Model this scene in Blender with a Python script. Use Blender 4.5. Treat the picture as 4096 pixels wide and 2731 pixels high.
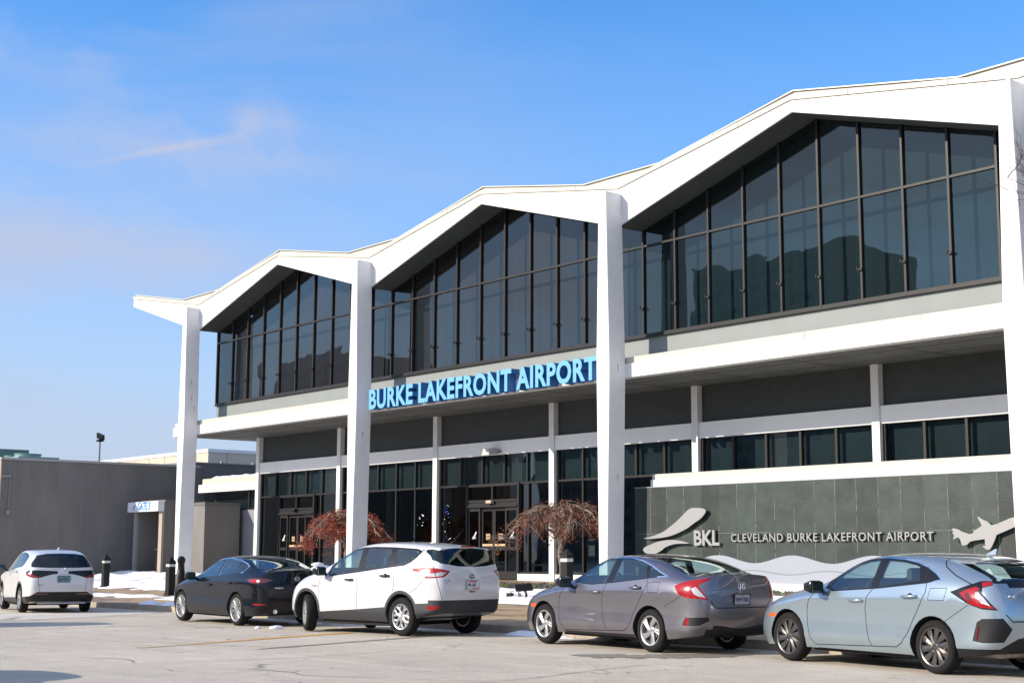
import bpy, bmesh, math, random
from mathutils import Vector, Matrix, noise
R=math.radians
random.seed(7)
scene=bpy.context.scene
for o in list(bpy.data.objects): bpy.data.objects.remove(o)
# ---------------------------------------------------------------- camera
cd=bpy.data.cameras.new('camera'); cam=bpy.data.objects.new('camera',cd); scene.collection.objects.link(cam)
cd.sensor_width=36; cd.lens=5892.9/4096*36; cd.clip_start=.1; cd.clip_end=4000
YAW,PITCH,ROLL=.89194,.143567,.0033917
_f=Vector((-math.sin(YAW)*math.cos(PITCH),math.cos(YAW)*math.cos(PITCH),math.sin(PITCH)))
_r=Vector((math.cos(YAW),math.sin(YAW),0)); _u=_r.cross(_f)
_c,_s=math.cos(ROLL),math.sin(ROLL)
_R2=_c*_r+_s*_u; _U2=-_s*_r+_c*_u
cam.matrix_world=Matrix(((_R2.x,_U2.x,-_f.x,0),(_R2.y,_U2.y,-_f.y,0),(_R2.z,_U2.z,-_f.z,1.42),(0,0,0,1)))
scene.camera=cam
scene.render.resolution_x=1024; scene.render.resolution_y=682
# ---------------------------------------------------------------- light
SUN=Vector((-.38,-.827,.4136)).normalized()
EL=math.asin(SUN.z); AZ=math.atan2(SUN.x,SUN.y)
sd=bpy.data.lights.new('sun','SUN'); sd.energy=3.7; sd.angle=R(.55); sd.color=(1,.90,.76)
so=bpy.data.objects.new('sun',sd); scene.collection.objects.link(so)
so.rotation_euler=SUN.to_track_quat('Z','Y').to_euler()
vs=scene.view_settings; vs.view_transform='Standard'; vs.look='None'; vs.gamma=1; vs.exposure=.78; vs.use_curve_mapping=False
w=bpy.data.worlds.new('World'); scene.world=w; w.use_nodes=True
def build_world():
    nt=w.node_tree; nt.nodes.clear(); N=nt.nodes.new; L=nt.links.new
    out=N('ShaderNodeOutputWorld'); bg=N('ShaderNodeBackground'); bg.inputs[1].default_value=.13
    sky=N('ShaderNodeTexSky'); sky.sky_type='NISHITA'; sky.sun_disc=False
    sky.sun_elevation=EL; sky.sun_rotation=AZ; sky.air_density=1.0; sky.dust_density=.35; sky.ozone_density=3.0; sky.altitude=100
    tc=N('ShaderNodeTexCoord')
    # thin cirrus in direction space, stretched along the horizon
    mp=N('ShaderNodeMapping'); mp.inputs['Scale'].default_value=(2.2,2.2,9.0); mp.inputs['Rotation'].default_value=(0.12,-.05,.3)
    L(tc.outputs['Generated'],mp.inputs[0])
    nz=N('ShaderNodeTexNoise'); nz.inputs['Scale'].default_value=1.6; nz.inputs['Detail'].default_value=7; nz.inputs['Roughness'].default_value=.55; nz.inputs['Distortion'].default_value=.5
    L(mp.outputs[0],nz.inputs['Vector'])
    cr=N('ShaderNodeMapRange'); cr.inputs[1].default_value=.43; cr.inputs[2].default_value=.72; cr.inputs[3].default_value=0; cr.inputs[4].default_value=.40
    L(nz.outputs['Fac'],cr.inputs[0])
    # more haze near the horizon and toward the sun side
    sep=N('ShaderNodeSeparateXYZ'); L(tc.outputs['Generated'],sep.inputs[0])
    hz=N('ShaderNodeMapRange'); hz.inputs[1].default_value=.04; hz.inputs[2].default_value=.36; hz.inputs[3].default_value=1; hz.inputs[4].default_value=0
    L(sep.outputs['Z'],hz.inputs[0])
    m1=N('ShaderNodeMath'); m1.operation='MULTIPLY'; L(cr.outputs[0],m1.inputs[0]); 
    dt=N('ShaderNodeVectorMath'); dt.operation='DOT_PRODUCT'; L(tc.outputs['Generated'],dt.inputs[0]); dt.inputs[1].default_value=(-.92,-.38,0)
    dr=N('ShaderNodeMapRange'); dr.inputs[1].default_value=.40; dr.inputs[2].default_value=.80; dr.inputs[3].default_value=.10; dr.inputs[4].default_value=1.7
    L(dt.outputs['Value'],dr.inputs[0]); L(dr.outputs[0],m1.inputs[1])
    prev=m1.outputs[0]
    def dirv(px,py):
        d=_f+_R2*((px-2048)/5892.9)-_U2*((py-1365.5)/5892.9); return d.normalized()
    # a contrail: a thin arc between two directions, and the puff it ends in
    def contrail(pa,pb,w0,w1,st,wob=.010):
        a=dirv(*pa); b=dirv(*pb); n=a.cross(b).normalized()
        return trail(a,b,n,w0,w1,st,wob)
    nz2=N('ShaderNodeTexNoise'); nz2.inputs['Scale'].default_value=26; nz2.inputs['Detail'].default_value=5; nz2.inputs['Roughness'].default_value=.65; L(tc.outputs['Generated'],nz2.inputs['Vector'])
    def math_(op,x,y=None,z=None):
        m=N('ShaderNodeMath'); m.operation=op; m.use_clamp=False
        for i,v in enumerate((x,y,z)):
            if v is None: continue
            if isinstance(v,(int,float)): m.inputs[i].default_value=v
            else: L(v,m.inputs[i])
        return m.outputs[0]
    def dot(v):
        d=N('ShaderNodeVectorMath'); d.operation='DOT_PRODUCT'; L(tc.outputs['Generated'],d.inputs[0]); d.inputs[1].default_value=v; return d.outputs['Value']
    def trail(a,b,n,w0,w1,st,wob):
        dn=math_('ABSOLUTE',math_('ADD',dot(n),math_('MULTIPLY',math_('SUBTRACT',nz2.outputs['Fac'],.5),wob)))
        u=(b-a).normalized(); mr=N('ShaderNodeMapRange'); mr.clamp=True; mr.inputs[1].default_value=a.dot(u); mr.inputs[2].default_value=b.dot(u); mr.inputs[3].default_value=0; mr.inputs[4].default_value=1; L(dot(u),mr.inputs[0])
        t=mr.outputs[0]; ww=math_('ADD',math_('MULTIPLY',t,w1-w0),w0)
        band=math_('MAXIMUM',math_('SUBTRACT',1,math_('DIVIDE',dn,ww)),0)
        ends=math_('MULTIPLY',math_('MINIMUM',math_('MULTIPLY',t,3),1),math_('MINIMUM',math_('MULTIPLY',math_('SUBTRACT',1,t),4),1))
        return math_('MULTIPLY',math_('MULTIPLY',band,math_('MAXIMUM',ends,0)),st)
    tr=contrail((330,655),(1000,540),.0016,.0060,.42)
    tr=math_('ADD',tr,contrail((-500,440),(1500,720),.030,.014,.36,.05))
    tr=math_('ADD',tr,contrail((-600,800),(1200,1130),.045,.030,.42,.06))
    tr=math_('ADD',tr,contrail((-300,120),(600,420),.035,.02,.24,.06))
    tr=math_('ADD',tr,contrail((600,120),(1900,-30),.02,.01,.12,.03))
    def puff(px,py,rad,st):
        c=dirv(px,py); dd=N('ShaderNodeVectorMath'); dd.operation='DISTANCE'; L(tc.outputs['Generated'],dd.inputs[0]); dd.inputs[1].default_value=c
        q=math_('SUBTRACT',1,math_('DIVIDE',dd.outputs['Value'],rad))
        q=math_('MAXIMUM',math_('ADD',q,math_('MULTIPLY',math_('SUBTRACT',nz2.outputs['Fac'],.55),1.3)),0)
        edge=math_('MAXIMUM',math_('SUBTRACT',1.4,math_('DIVIDE',dd.outputs['Value'],rad)),0)
        return math_('MULTIPLY',math_('MULTIPLY',math_('MULTIPLY',q,q),math_('MINIMUM',edge,1)),st)
    tot=math_('ADD',math_('ADD',tr,puff(1020,480,.034,.42)),puff(1150,500,.030,.34))
    tot=math_('ADD',tot,prev)
    sd_=N('ShaderNodeMapRange'); sd_.inputs[1].default_value=.0; sd_.inputs[2].default_value=.8; sd_.inputs[3].default_value=.50; sd_.inputs[4].default_value=1.0; L(dt.outputs['Value'],sd_.inputs[0])
    hh=math_('MULTIPLY',math_('POWER',hz.outputs[0],1.15),sd_.outputs[0]); tot=math_('ADD',math_('MULTIPLY',tot,math_('SUBTRACT',1,hh)),math_('MULTIPLY',hh,.97)); tot=math_('MINIMUM',tot,.97)
    # bright cloud veil added in the unseen sky behind the camera, whitens ambient light
    vs_=N('ShaderNodeVectorMath'); vs_.operation='DOT_PRODUCT'; L(tc.outputs['Generated'],vs_.inputs[0]); vs_.inputs[1].default_value=(.25,-.93,.25)
    vr=N('ShaderNodeMapRange'); vr.inputs[1].default_value=-.12; vr.inputs[2].default_value=.5; vr.inputs[3].default_value=0; vr.inputs[4].default_value=.85; L(vs_.outputs['Value'],vr.inputs[0])
    vn=math_('MULTIPLY',vr.outputs[0],math_('ADD',math_('MULTIPLY',nz.outputs['Fac'],1.2),.35))
    tot=math_('MINIMUM',math_('MAXIMUM',tot,vn),.97)
    # base haze low on the left
    mix=N('ShaderNodeMix'); mix.data_type='RGBA'; L(tot,mix.inputs[0])
    hs=N('ShaderNodeHueSaturation'); hs.inputs['Saturation'].default_value=1.12; hs.inputs['Value'].default_value=1.12
    L(sky.outputs[0],hs.inputs['Color']); tn=N('ShaderNodeVectorMath'); tn.operation='MULTIPLY'; L(hs.outputs[0],tn.inputs[0]); tn.inputs[1].default_value=(.54,.82,1.03); L(tn.outputs[0],mix.inputs[6]); mix.inputs[7].default_value=(2.45,2.66,3.45,1)
    gl_=N('ShaderNodeVectorMath'); gl_.operation='SCALE'; L(mix.outputs[2],gl_.inputs[0]); L(math_('ADD',math_('MULTIPLY',vr.outputs[0],.45),1),gl_.inputs['Scale']); L(gl_.outputs[0],bg.inputs[0]); L(bg.outputs[0],out.inputs[0])
build_world()
# ---------------------------------------------------------------- materials
MATS={}
def mat(name,col,rough=.6,metal=0,spec=.5,var=0,vscale=3,bump=0,bscale=20,coat=0,trans=0,emit=0,stretch=None,alpha=1):
    if name in MATS: return MATS[name]
    m=bpy.data.materials.new(name); m.use_nodes=True; MATS[name]=m
    nt=m.node_tree; b=nt.nodes['Principled BSDF']; L=nt.links.new; N=nt.nodes.new
    b.inputs['Base Color'].default_value=(*col,1); b.inputs['Roughness'].default_value=rough; b.inputs['Metallic'].default_value=metal
    b.inputs['Specular IOR Level'].default_value=spec; b.inputs['Coat Weight'].default_value=coat; b.inputs['Coat Roughness'].default_value=.03
    if emit: b.inputs['Emission Color'].default_value=(*col,1); b.inputs['Emission Strength'].default_value=emit
    tc=N('ShaderNodeTexCoord'); vec=tc.outputs['Object']
    if stretch:
        mp=N('ShaderNodeMapping'); mp.inputs['Scale'].default_value=stretch; L(vec,mp.inputs[0]); vec=mp.outputs[0]
    if var:
        nz=N('ShaderNodeTexNoise'); nz.inputs['Scale'].default_value=vscale; nz.inputs['Detail'].default_value=6; nz.inputs['Roughness'].default_value=.6; L(vec,nz.inputs['Vector'])
        mr=N('ShaderNodeMapRange'); mr.inputs[1].default_value=.3; mr.inputs[2].default_value=.7; mr.inputs[3].default_value=1-var; mr.inputs[4].default_value=1+var; L(nz.outputs['Fac'],mr.inputs[0])
        mx=N('ShaderNodeVectorMath'); mx.operation='SCALE'; mx.inputs[0].default_value=col; L(mr.outputs[0],mx.inputs['Scale']); L(mx.outputs[0],b.inputs['Base Color'])
    if bump:
        n2=N('ShaderNodeTexNoise'); n2.inputs['Scale'].default_value=bscale; n2.inputs['Detail'].default_value=4; L(vec,n2.inputs['Vector'])
        bp=N('ShaderNodeBump'); bp.inputs['Strength'].default_value=bump; bp.inputs['Distance'].default_value=.02; L(n2.outputs['Fac'],bp.inputs['Height']); L(bp.outputs[0],b.inputs['Normal'])
    return m
def glass_mat(name,tint,refl=.08,rough=.0,wave=0,wscale=.8):
    """tinted pane: coloured see-through plus mirror reflection rising with angle"""
    if name in MATS: return MATS[name]
    m=bpy.data.materials.new(name); m.use_nodes=True; MATS[name]=m
    nt=m.node_tree; nt.nodes.clear(); N=nt.nodes.new; L=nt.links.new
    out=N('ShaderNodeOutputMaterial'); tr=N('ShaderNodeBsdfTransparent'); tr.inputs[0].default_value=(*tint,1)
    gl=N('ShaderNodeBsdfGlossy'); gl.inputs['Roughness'].default_value=rough; gl.inputs[0].default_value=(.86,.96,.95,1)
    fr=N('ShaderNodeLayerWeight'); fr.inputs['Blend'].default_value=.5
    pw=N('ShaderNodeMath'); pw.operation='POWER'; pw.inputs[1].default_value=4.2; L(fr.outputs['Facing'],pw.inputs[0])
    mr=N('ShaderNodeMapRange'); mr.inputs[3].default_value=refl; mr.inputs[4].default_value=1; L(pw.outputs[0],mr.inputs[0])
    mx=N('ShaderNodeMixShader'); L(mr.outputs[0],mx.inputs[0]); L(tr.outputs[0],mx.inputs[1]); L(gl.outputs[0],mx.inputs[2]); L(mx.outputs[0],out.inputs[0])
    if wave:
        tc=N('ShaderNodeTexCoord'); nz=N('ShaderNodeTexNoise'); nz.inputs['Scale'].default_value=wscale; nz.inputs['Detail'].default_value=1.5; L(tc.outputs['Object'],nz.inputs['Vector'])
        bp=N('ShaderNodeBump'); bp.inputs['Strength'].default_value=1; bp.inputs['Distance'].default_value=wave; L(nz.outputs['Fac'],bp.inputs['Height']); L(bp.outputs[0],gl.inputs['Normal'])
    return m
def paint_mat(name,col,metal=.0,rough=.35,dirt=.0,coat=1.0,dirtcol=(.35,.34,.32)):
    m=mat(name,col,rough,metal,.5,coat=coat)
    nt=m.node_tree; b=nt.nodes['Principled BSDF']; N=nt.nodes.new; L=nt.links.new
    if dirt:
        tc=nt.nodes['Texture Coordinate'] if 'Texture Coordinate' in nt.nodes else N('ShaderNodeTexCoord')
        nz=N('ShaderNodeTexNoise'); nz.inputs['Scale'].default_value=2.2; nz.inputs['Detail'].default_value=8; nz.inputs['Roughness'].default_value=.7; L(tc.outputs['Object'],nz.inputs['Vector'])
        sp=N('ShaderNodeSeparateXYZ'); L(tc.outputs['Object'],sp.inputs[0])
        mr=N('ShaderNodeMapRange'); mr.inputs[1].default_value=.95; mr.inputs[2].default_value=.25; mr.inputs[3].default_value=0; mr.inputs[4].default_value=1; L(sp.outputs['Z'],mr.inputs[0])
        n1=N('ShaderNodeMapRange'); n1.inputs[1].default_value=.35; n1.inputs[2].default_value=.75; n1.inputs[3].default_value=0; n1.inputs[4].default_value=dirt; L(nz.outputs['Fac'],n1.inputs[0])
        mu=N('ShaderNodeMath'); mu.operation='MULTIPLY'; L(mr.outputs[0],mu.inputs[0]); L(n1.outputs[0],mu.inputs[1])
        mx=N('ShaderNodeMix'); mx.data_type='RGBA'; L(mu.outputs[0],mx.inputs[0]); mx.inputs[6].default_value=(*col,1); mx.inputs[7].default_value=(*dirtcol,1); L(mx.outputs[2],b.inputs['Base Color'])
        cw=N('ShaderNodeMapRange'); cw.inputs[3].default_value=coat; cw.inputs[4].default_value=coat*.35; L(mu.outputs[0],cw.inputs[0]); L(cw.outputs[0],b.inputs['Coat Weight'])
        mm=N('ShaderNodeMapRange'); mm.inputs[3].default_value=metal; mm.inputs[4].default_value=0; L(mu.outputs[0],mm.inputs[0]); L(mm.outputs[0],b.inputs['Metallic'])
    return m
# ---------------------------------------------------------------- object helpers
C=scene.collection
def ob(name,bm,m,parent=None,smooth=False,loc=None,rot=None):
    me=bpy.data.meshes.new(name); bm.normal_update(); bm.to_mesh(me); bm.free()
    ms=m if isinstance(m,(list,tuple)) else [m]
    for x in ms: me.materials.append(x)
    if smooth:
        for p in me.polygons: p.use_smooth=True
        if smooth is not True: me.set_sharp_from_angle(angle=R(smooth))
    o=bpy.data.objects.new(name,me); C.objects.link(o)
    if parent: o.parent=parent
    if loc: o.location=loc
    if rot: o.rotation_euler=rot
    return o
def tag(o,label,cat=None,group=None,kind=None):
    if label: o['label']=label
    if cat: o['category']=cat
    if group: o['group']=group
    if kind: o['kind']=kind
    return o
def thing(name,label,cat,loc=(0,0,0),rz=0,group=None):
    o=bpy.data.objects.new(name,None); C.objects.link(o); o.location=loc; o.rotation_euler=(0,0,rz); o.empty_display_size=.3
    return tag(o,label,cat,group)
def B(): return bmesh.new()
def box(bm,x0,x1,y0,y1,z0,z1,bev=0,mi=0):
    vs=[bm.verts.new((x,y,z)) for x in (x0,x1) for y in (y0,y1) for z in (z0,z1)]
    fs=[bm.faces.new([vs[i] for i in q]) for q in ((0,1,3,2),(4,6,7,5),(0,4,5,1),(2,3,7,6),(0,2,6,4),(1,5,7,3))]
    for f in fs: f.material_index=mi
    if bev:
        es={e for f in fs for e in f.edges}
        bmesh.ops.bevel(bm,geom=list(es),offset=bev,segments=2,affect='EDGES',profile=.5)
    return vs
def prism(bm,pts,axis,a0,a1,mi=0):
    """extrude a 2D outline. axis 'y': pts are (x,z); 'x': (y,z); 'z': (x,y)"""
    def mk(p,a): return {'y':(p[0],a,p[1]),'x':(a,p[0],p[1]),'z':(p[0],p[1],a)}[axis]
    A=[bm.verts.new(mk(p,a0)) for p in pts]; Bv=[bm.verts.new(mk(p,a1)) for p in pts]; n=len(pts)
    fs=[bm.faces.new(A),bm.faces.new(Bv[::-1])]+[bm.faces.new((A[i],Bv[i],Bv[(i+1)%n],A[(i+1)%n])) for i in range(n)]
    for f in fs: f.material_index=mi
    bmesh.ops.recalc_face_normals(bm,faces=fs)
    return fs
def tube(bm,pts,rad,seg=8,cap=True,mi=0):
    rings=[]; n=len(pts); pts=[Vector(p) for p in pts]
    up=None
    for i,p in enumerate(pts):
        d=(pts[min(i+1,n-1)]-pts[max(i-1,0)]).normalized()
        if up is None: up=Vector((0,0,1)) if abs(d.z)<.9 else Vector((1,0,0))
        a=d.cross(up).normalized(); b=d.cross(a).normalized(); up=b if up is None else up
        r=rad[i] if isinstance(rad,(list,tuple)) else rad
        rings.append([bm.verts.new(p+a*(r*math.cos(2*math.pi*k/seg))+b*(r*math.sin(2*math.pi*k/seg))) for k in range(seg)])
    for i in range(n-1):
        for k in range(seg):
            f=bm.faces.new((rings[i][k],rings[i][(k+1)%seg],rings[i+1][(k+1)%seg],rings[i+1][k])); f.material_index=mi
    if cap:
        for rr in (rings[0],rings[-1]):
            try: bm.faces.new(rr).material_index=mi
            except ValueError: pass
def lathe(bm,prof,seg=32,axis='y',c=(0,0,0),mi=0,close=False):
    """revolve (radius, height) pairs about an axis through c"""
    rings=[]
    for r,h in prof:
        ring=[]
        for k in range(seg):
            a=2*math.pi*k/seg; u,v=r*math.cos(a),r*math.sin(a)
            p={'y':(u,h,v),'x':(h,u,v),'z':(u,v,h)}[axis]
            ring.append(bm.verts.new((p[0]+c[0],p[1]+c[1],p[2]+c[2])))
        rings.append(ring)
    fs=[]
    m=len(rings)
    for i in range(m-1 if not close else m):
        A,Bq=rings[i],rings[(i+1)%m]
        for k in range(seg): fs.append(bm.faces.new((A[k],A[(k+1)%seg],Bq[(k+1)%seg],Bq[k])))
    if not close:
        for r,ring in ((prof[0][0],rings[0]),(prof[-1][0],rings[-1])):
            if r>1e-4: fs.append(bm.faces.new(ring))
    for f in fs: f.material_index=mi
    bmesh.ops.recalc_face_normals(bm,faces=fs)
def catmull(pts,n=6,closed=False):
    out=[]; m=len(pts); P=[Vector(p) for p in pts]
    rng=range(m if closed else m-1)
    for i in rng:
        p0=P[(i-1)%m] if closed or i>0 else P[0]; p1=P[i]; p2=P[(i+1)%m]; p3=P[(i+2)%m] if closed or i+2<m else P[-1]
        for k in range(n):
            t=k/n; out.append(.5*((2*p1)+(-p0+p2)*t+(2*p0-5*p1+4*p2-p3)*t*t+(-p0+3*p1-3*p2+p3)*t**3))
    if not closed: out.append(P[-1])
    return out
def text_mesh(s,size,depth,font_scale_x=1,spacing=1,bold=0):
    cu=bpy.data.curves.new('t','FONT'); cu.body=s; cu.size=size; cu.extrude=depth/2; cu.space_character=spacing; cu.offset=bold; cu.resolution_u=3
    o=bpy.data.objects.new('t',cu); C.objects.link(o)
    dg=bpy.context.evaluated_depsgraph_get(); me=bpy.data.meshes.new_from_object(o.evaluated_get(dg))
    bpy.data.objects.remove(o); bpy.data.curves.remove(cu)
    bm=B(); bm.from_mesh(me); bpy.data.meshes.remove(me)
    for v in bm.verts: v.co.x*=font_scale_x
    return bm
def text_place(bm,M):
    bmesh.ops.transform(bm,matrix=M,verts=bm.verts[:]); return bm
# ================================================================ cars
M_GLASSCAR=glass_mat('tinted car glass',(.74,.90,.87),.13)
M_GLASSDARK=glass_mat('privacy car glass',(.10,.13,.13),.06)
M_BLACKTRIM=mat('black plastic trim',(.012,.012,.013),.5,spec=.3)
M_GLOSSBLACK=mat('gloss black trim',(.006,.006,.007),.25,coat=.1,spec=.35)
M_CLAD=mat('grey plastic cladding',(.032,.034,.037),.6,spec=.35,bump=.1,bscale=300,var=.12,vscale=6)
M_TYRE=mat('tyre rubber',(.010,.010,.010),.85,spec=.25,var=.35,vscale=9,bump=.3,bscale=60)
M_RIM=mat('silver alloy',(.36,.36,.365),.34,.6)
M_RIMDARK=mat('dark machined alloy',(.10,.095,.09),.3,.7)
M_HUBDARK=mat('brake dark',(.015,.014,.013),.7)
M_DISC=mat('brake disc',(.22,.17,.14),.4,.8)
M_CHROME=mat('chrome strip',(.82,.83,.86),.12,1)
M_RED=mat('red lamp lens',(.30,.003,.006),.18,coat=.35,spec=.4)
M_REDDARK=mat('dark red lamp lens',(.09,.004,.008),.1,coat=1)
M_CLEAR=mat('clear lamp lens',(.42,.42,.44),.1,coat=1,var=.3,vscale=14)
M_AMBER=mat('amber lens',(.62,.085,.008),.3,coat=.5)
M_GAP=mat('panel gap',(.006,.006,.006),.9)
M_WELL=mat('wheel well liner',(.01,.01,.01),.9)
M_CLOTH=mat('seat cloth',(.045,.045,.05),.9)
M_LINING=mat('cabin lining',(.12,.12,.12),.9)
M_PLATE=mat('plate white',(.62,.62,.64),.5,var=.1,vscale=30)
M_PLATEBLUE=mat('plate lettering',(.03,.05,.16),.5)
M_PLATEDARK=mat('plate frame',(.01,.012,.012),.4)
M_WHEELGREY=mat('brake light glow',(1,.02,.02),.3,emit=2.0)

def pip(u,v,poly):
    c=False; n=len(poly); j=n-1
    for i in range(n):
        xi,yi=poly[i]; xj,yj=poly[j]
        if (yi>v)!=(yj>v) and u<(xj-xi)*(v-yi)/(yj-yi)+xi: c=not c
        j=i
    return c
def strip(pl,wd):
    """polyline -> list of thin quads"""
    out=[]
    for i in range(len(pl)-1):
        a=Vector(pl[i]); b=Vector(pl[i+1]); d=(b-a).normalized(); n=Vector((-d.y,d.x))*wd/2; e=d*wd*.3
        out.append([tuple(a+n-e),tuple(a-n-e),tuple(b-n+e),tuple(b+n+e)])
    return out
class Cutter:
    def __init__(s,bm):
        s.bm=bm; s.L=bm.faces.layers.int.new('part')
    def cut(s,poly,U,sel,part,only=None):
        """U: horizontal axis (Vector). projection is along U x Z. sel: face filter"""
        bm=s.bm; Z=Vector((0,0,1)); n=len(poly)
        us=[p[0] for p in poly]; vs_=[p[1] for p in poly]; u0,u1,v0,v1=min(us)-.01,max(us)+.01,min(vs_)-.01,max(vs_)+.01
        cand=[f for f in bm.faces if sel(f)]
        def ext(f):
            uu=[v.co.dot(U) for v in f.verts]; zz=[v.co.z for v in f.verts]; return min(uu),max(uu),min(zz),max(zz)
        cand=[f for f in cand if (lambda e:e[1]>u0 and e[0]<u1 and e[3]>v0 and e[2]<v1)(ext(f))]
        cs=set(cand)
        for i in range(n):
            a=poly[i]; b=poly[(i+1)%n]
            du,dv=b[0]-a[0],b[1]-a[1]
            if abs(du)+abs(dv)<1e-5: continue
            e0,e1=min(a[0],b[0])-.004,max(a[0],b[0])+.004; g0,g1=min(a[1],b[1])-.004,max(a[1],b[1])+.004
            fs=[f for f in cs if f.is_valid and (lambda e:e[1]>e0 and e[0]<e1 and e[3]>g0 and e[2]<g1)(ext(f))]
            if not fs: continue
            geom=list({x for f in fs for x in list(f.verts)+list(f.edges)})+fs
            no=U*dv-Z*du
            r=bmesh.ops.bisect_plane(bm,geom=geom,dist=1e-5,plane_co=U*a[0]+Z*a[1],plane_no=no)
            for x in r['geom']:
                if isinstance(x,bmesh.types.BMFace): cs.add(x)
            cs={f for f in cs if f.is_valid}
        k=0
        for f in cs:
            c=f.calc_center_median()
            if pip(c.dot(U),c.z,poly) and (only is None or f[s.L] in only): f[s.L]=part; k+=1
        return k
def islands(bm,minf=6):
    seen=set(); out=[]
    for f in bm.faces:
        if f in seen: continue
        st=[f]; seen.add(f); cur=[]
        while st:
            g=st.pop(); cur.append(g)
            for v in g.verts:
                for q in v.link_faces:
                    if q not in seen: seen.add(q); st.append(q)
        nb=B(); mp={}
        for f2 in cur:
            vv=[]
            for v in f2.verts:
                if v not in mp: mp[v]=nb.verts.new(v.co)
                vv.append(mp[v])
            nb.faces.new(vv)
        out.append(nb)
    return out
def subdiv(bm,lev):
    me=bpy.data.meshes.new('t'); bm.to_mesh(me); bm.free(); o=bpy.data.objects.new('t',me); C.objects.link(o)
    md=o.modifiers.new('s','SUBSURF'); md.levels=lev; md.render_levels=lev
    dg=bpy.context.evaluated_depsgraph_get(); m2=bpy.data.meshes.new_from_object(o.evaluated_get(dg))
    bpy.data.objects.remove(o); bpy.data.meshes.remove(me)
    b=B(); b.from_mesh(m2); bpy.data.meshes.remove(m2); return b
FR=[1,.72,.36,0,-.36,-.72,-1]
def body_mesh(cols,bulge=(.06,.06),lev=2):
    """cols rear->front: dict x[6],z[6],y[6],zc ; box-topology cage"""
    bm=B(); n=len(cols); V={}
    def vert(i,r,k):
        key=(i,r,k)
        if key in V: return V[key]
        c=cols[i]; f=FR[k]; x=c['x'][r]; z=c['z'][r]
        if r==5: z+= (c['zc']-z)*(1-abs(f)**2.4)
        if i==0: x-=bulge[0]*(1-f*f)
        elif i==n-1: x+=bulge[1]*(1-f*f)
        elif r==5: x+=c.get('xc',0)*(1-f*f)
        V[key]=bm.verts.new((x,f*c['y'][r],z)); return V[key]
    K=len(FR)
    def q(a,b,c,d):
        bm.faces.new((vert(*a),vert(*b),vert(*c),vert(*d)))
    for i in range(n-1):
        for r in range(5):
            q((i,r,0),(i+1,r,0),(i+1,r+1,0),(i,r+1,0))
            q((i,r,K-1),(i,r+1,K-1),(i+1,r+1,K-1),(i+1,r,K-1))
        for k in range(K-1):
            q((i,5,k),(i+1,5,k),(i+1,5,k+1),(i,5,k+1))
            q((i,0,k),(i,0,k+1),(i+1,0,k+1),(i+1,0,k))
    for i in (0,n-1):
        for r in range(5):
            for k in range(K-1): q((i,r,k),(i,r+1,k),(i,r+1,k+1),(i,r,k+1))
    cl=bm.edges.layers.float.get('crease_edge') or bm.edges.layers.float.new('crease_edge')
    def cr(a,b,v):
        e=bm.edges.get((V[a],V[b]))
        if e: e[cl]=v
    for i in range(n-1):
        for k in (0,K-1):
            cr((i,5,k),(i+1,5,k),cols[i].get('c5',.35)); cr((i,3,k),(i+1,3,k),.8 if 1<i<n-3 else .3); cr((i,1,k),(i+1,1,k),.45); cr((i,0,k),(i+1,0,k),.6)
    for k in range(K-1): cr((0,5,k),(0,5,k+1),.6); cr((0,0,k),(0,0,k+1),.5)
    bmesh.ops.recalc_face_normals(bm,faces=bm.faces[:])
    return subdiv(bm,lev)
def mkcols(rows,W,z0=.20,z1=.36,z2=.62,z3=.88):
    """rows: dict or (x,z4,z5,zc,ymid,y4,y5[,extra])"""
    out=[]
    for t in rows:
        if isinstance(t,dict): out.append(t); continue
        x,z4,z5,zc,ym,y4,y5=t[:7]; ex=t[7] if len(t)>7 else {}
        zz3=ex.get('z3',min(z3,z4-.07)); 
        d=dict(x=[x]*6,z=[ex.get('z0',z0),z1,z2 if z2<zz3-.1 else zz3-.12,zz3,z4,z5],y=[ym-.06,ym-.004,ym-.026,ym,y4,y5],zc=zc,xc=ex.get('xc',0),c5=ex.get('c5',.35))
        out.append(d)
    return out
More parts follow.
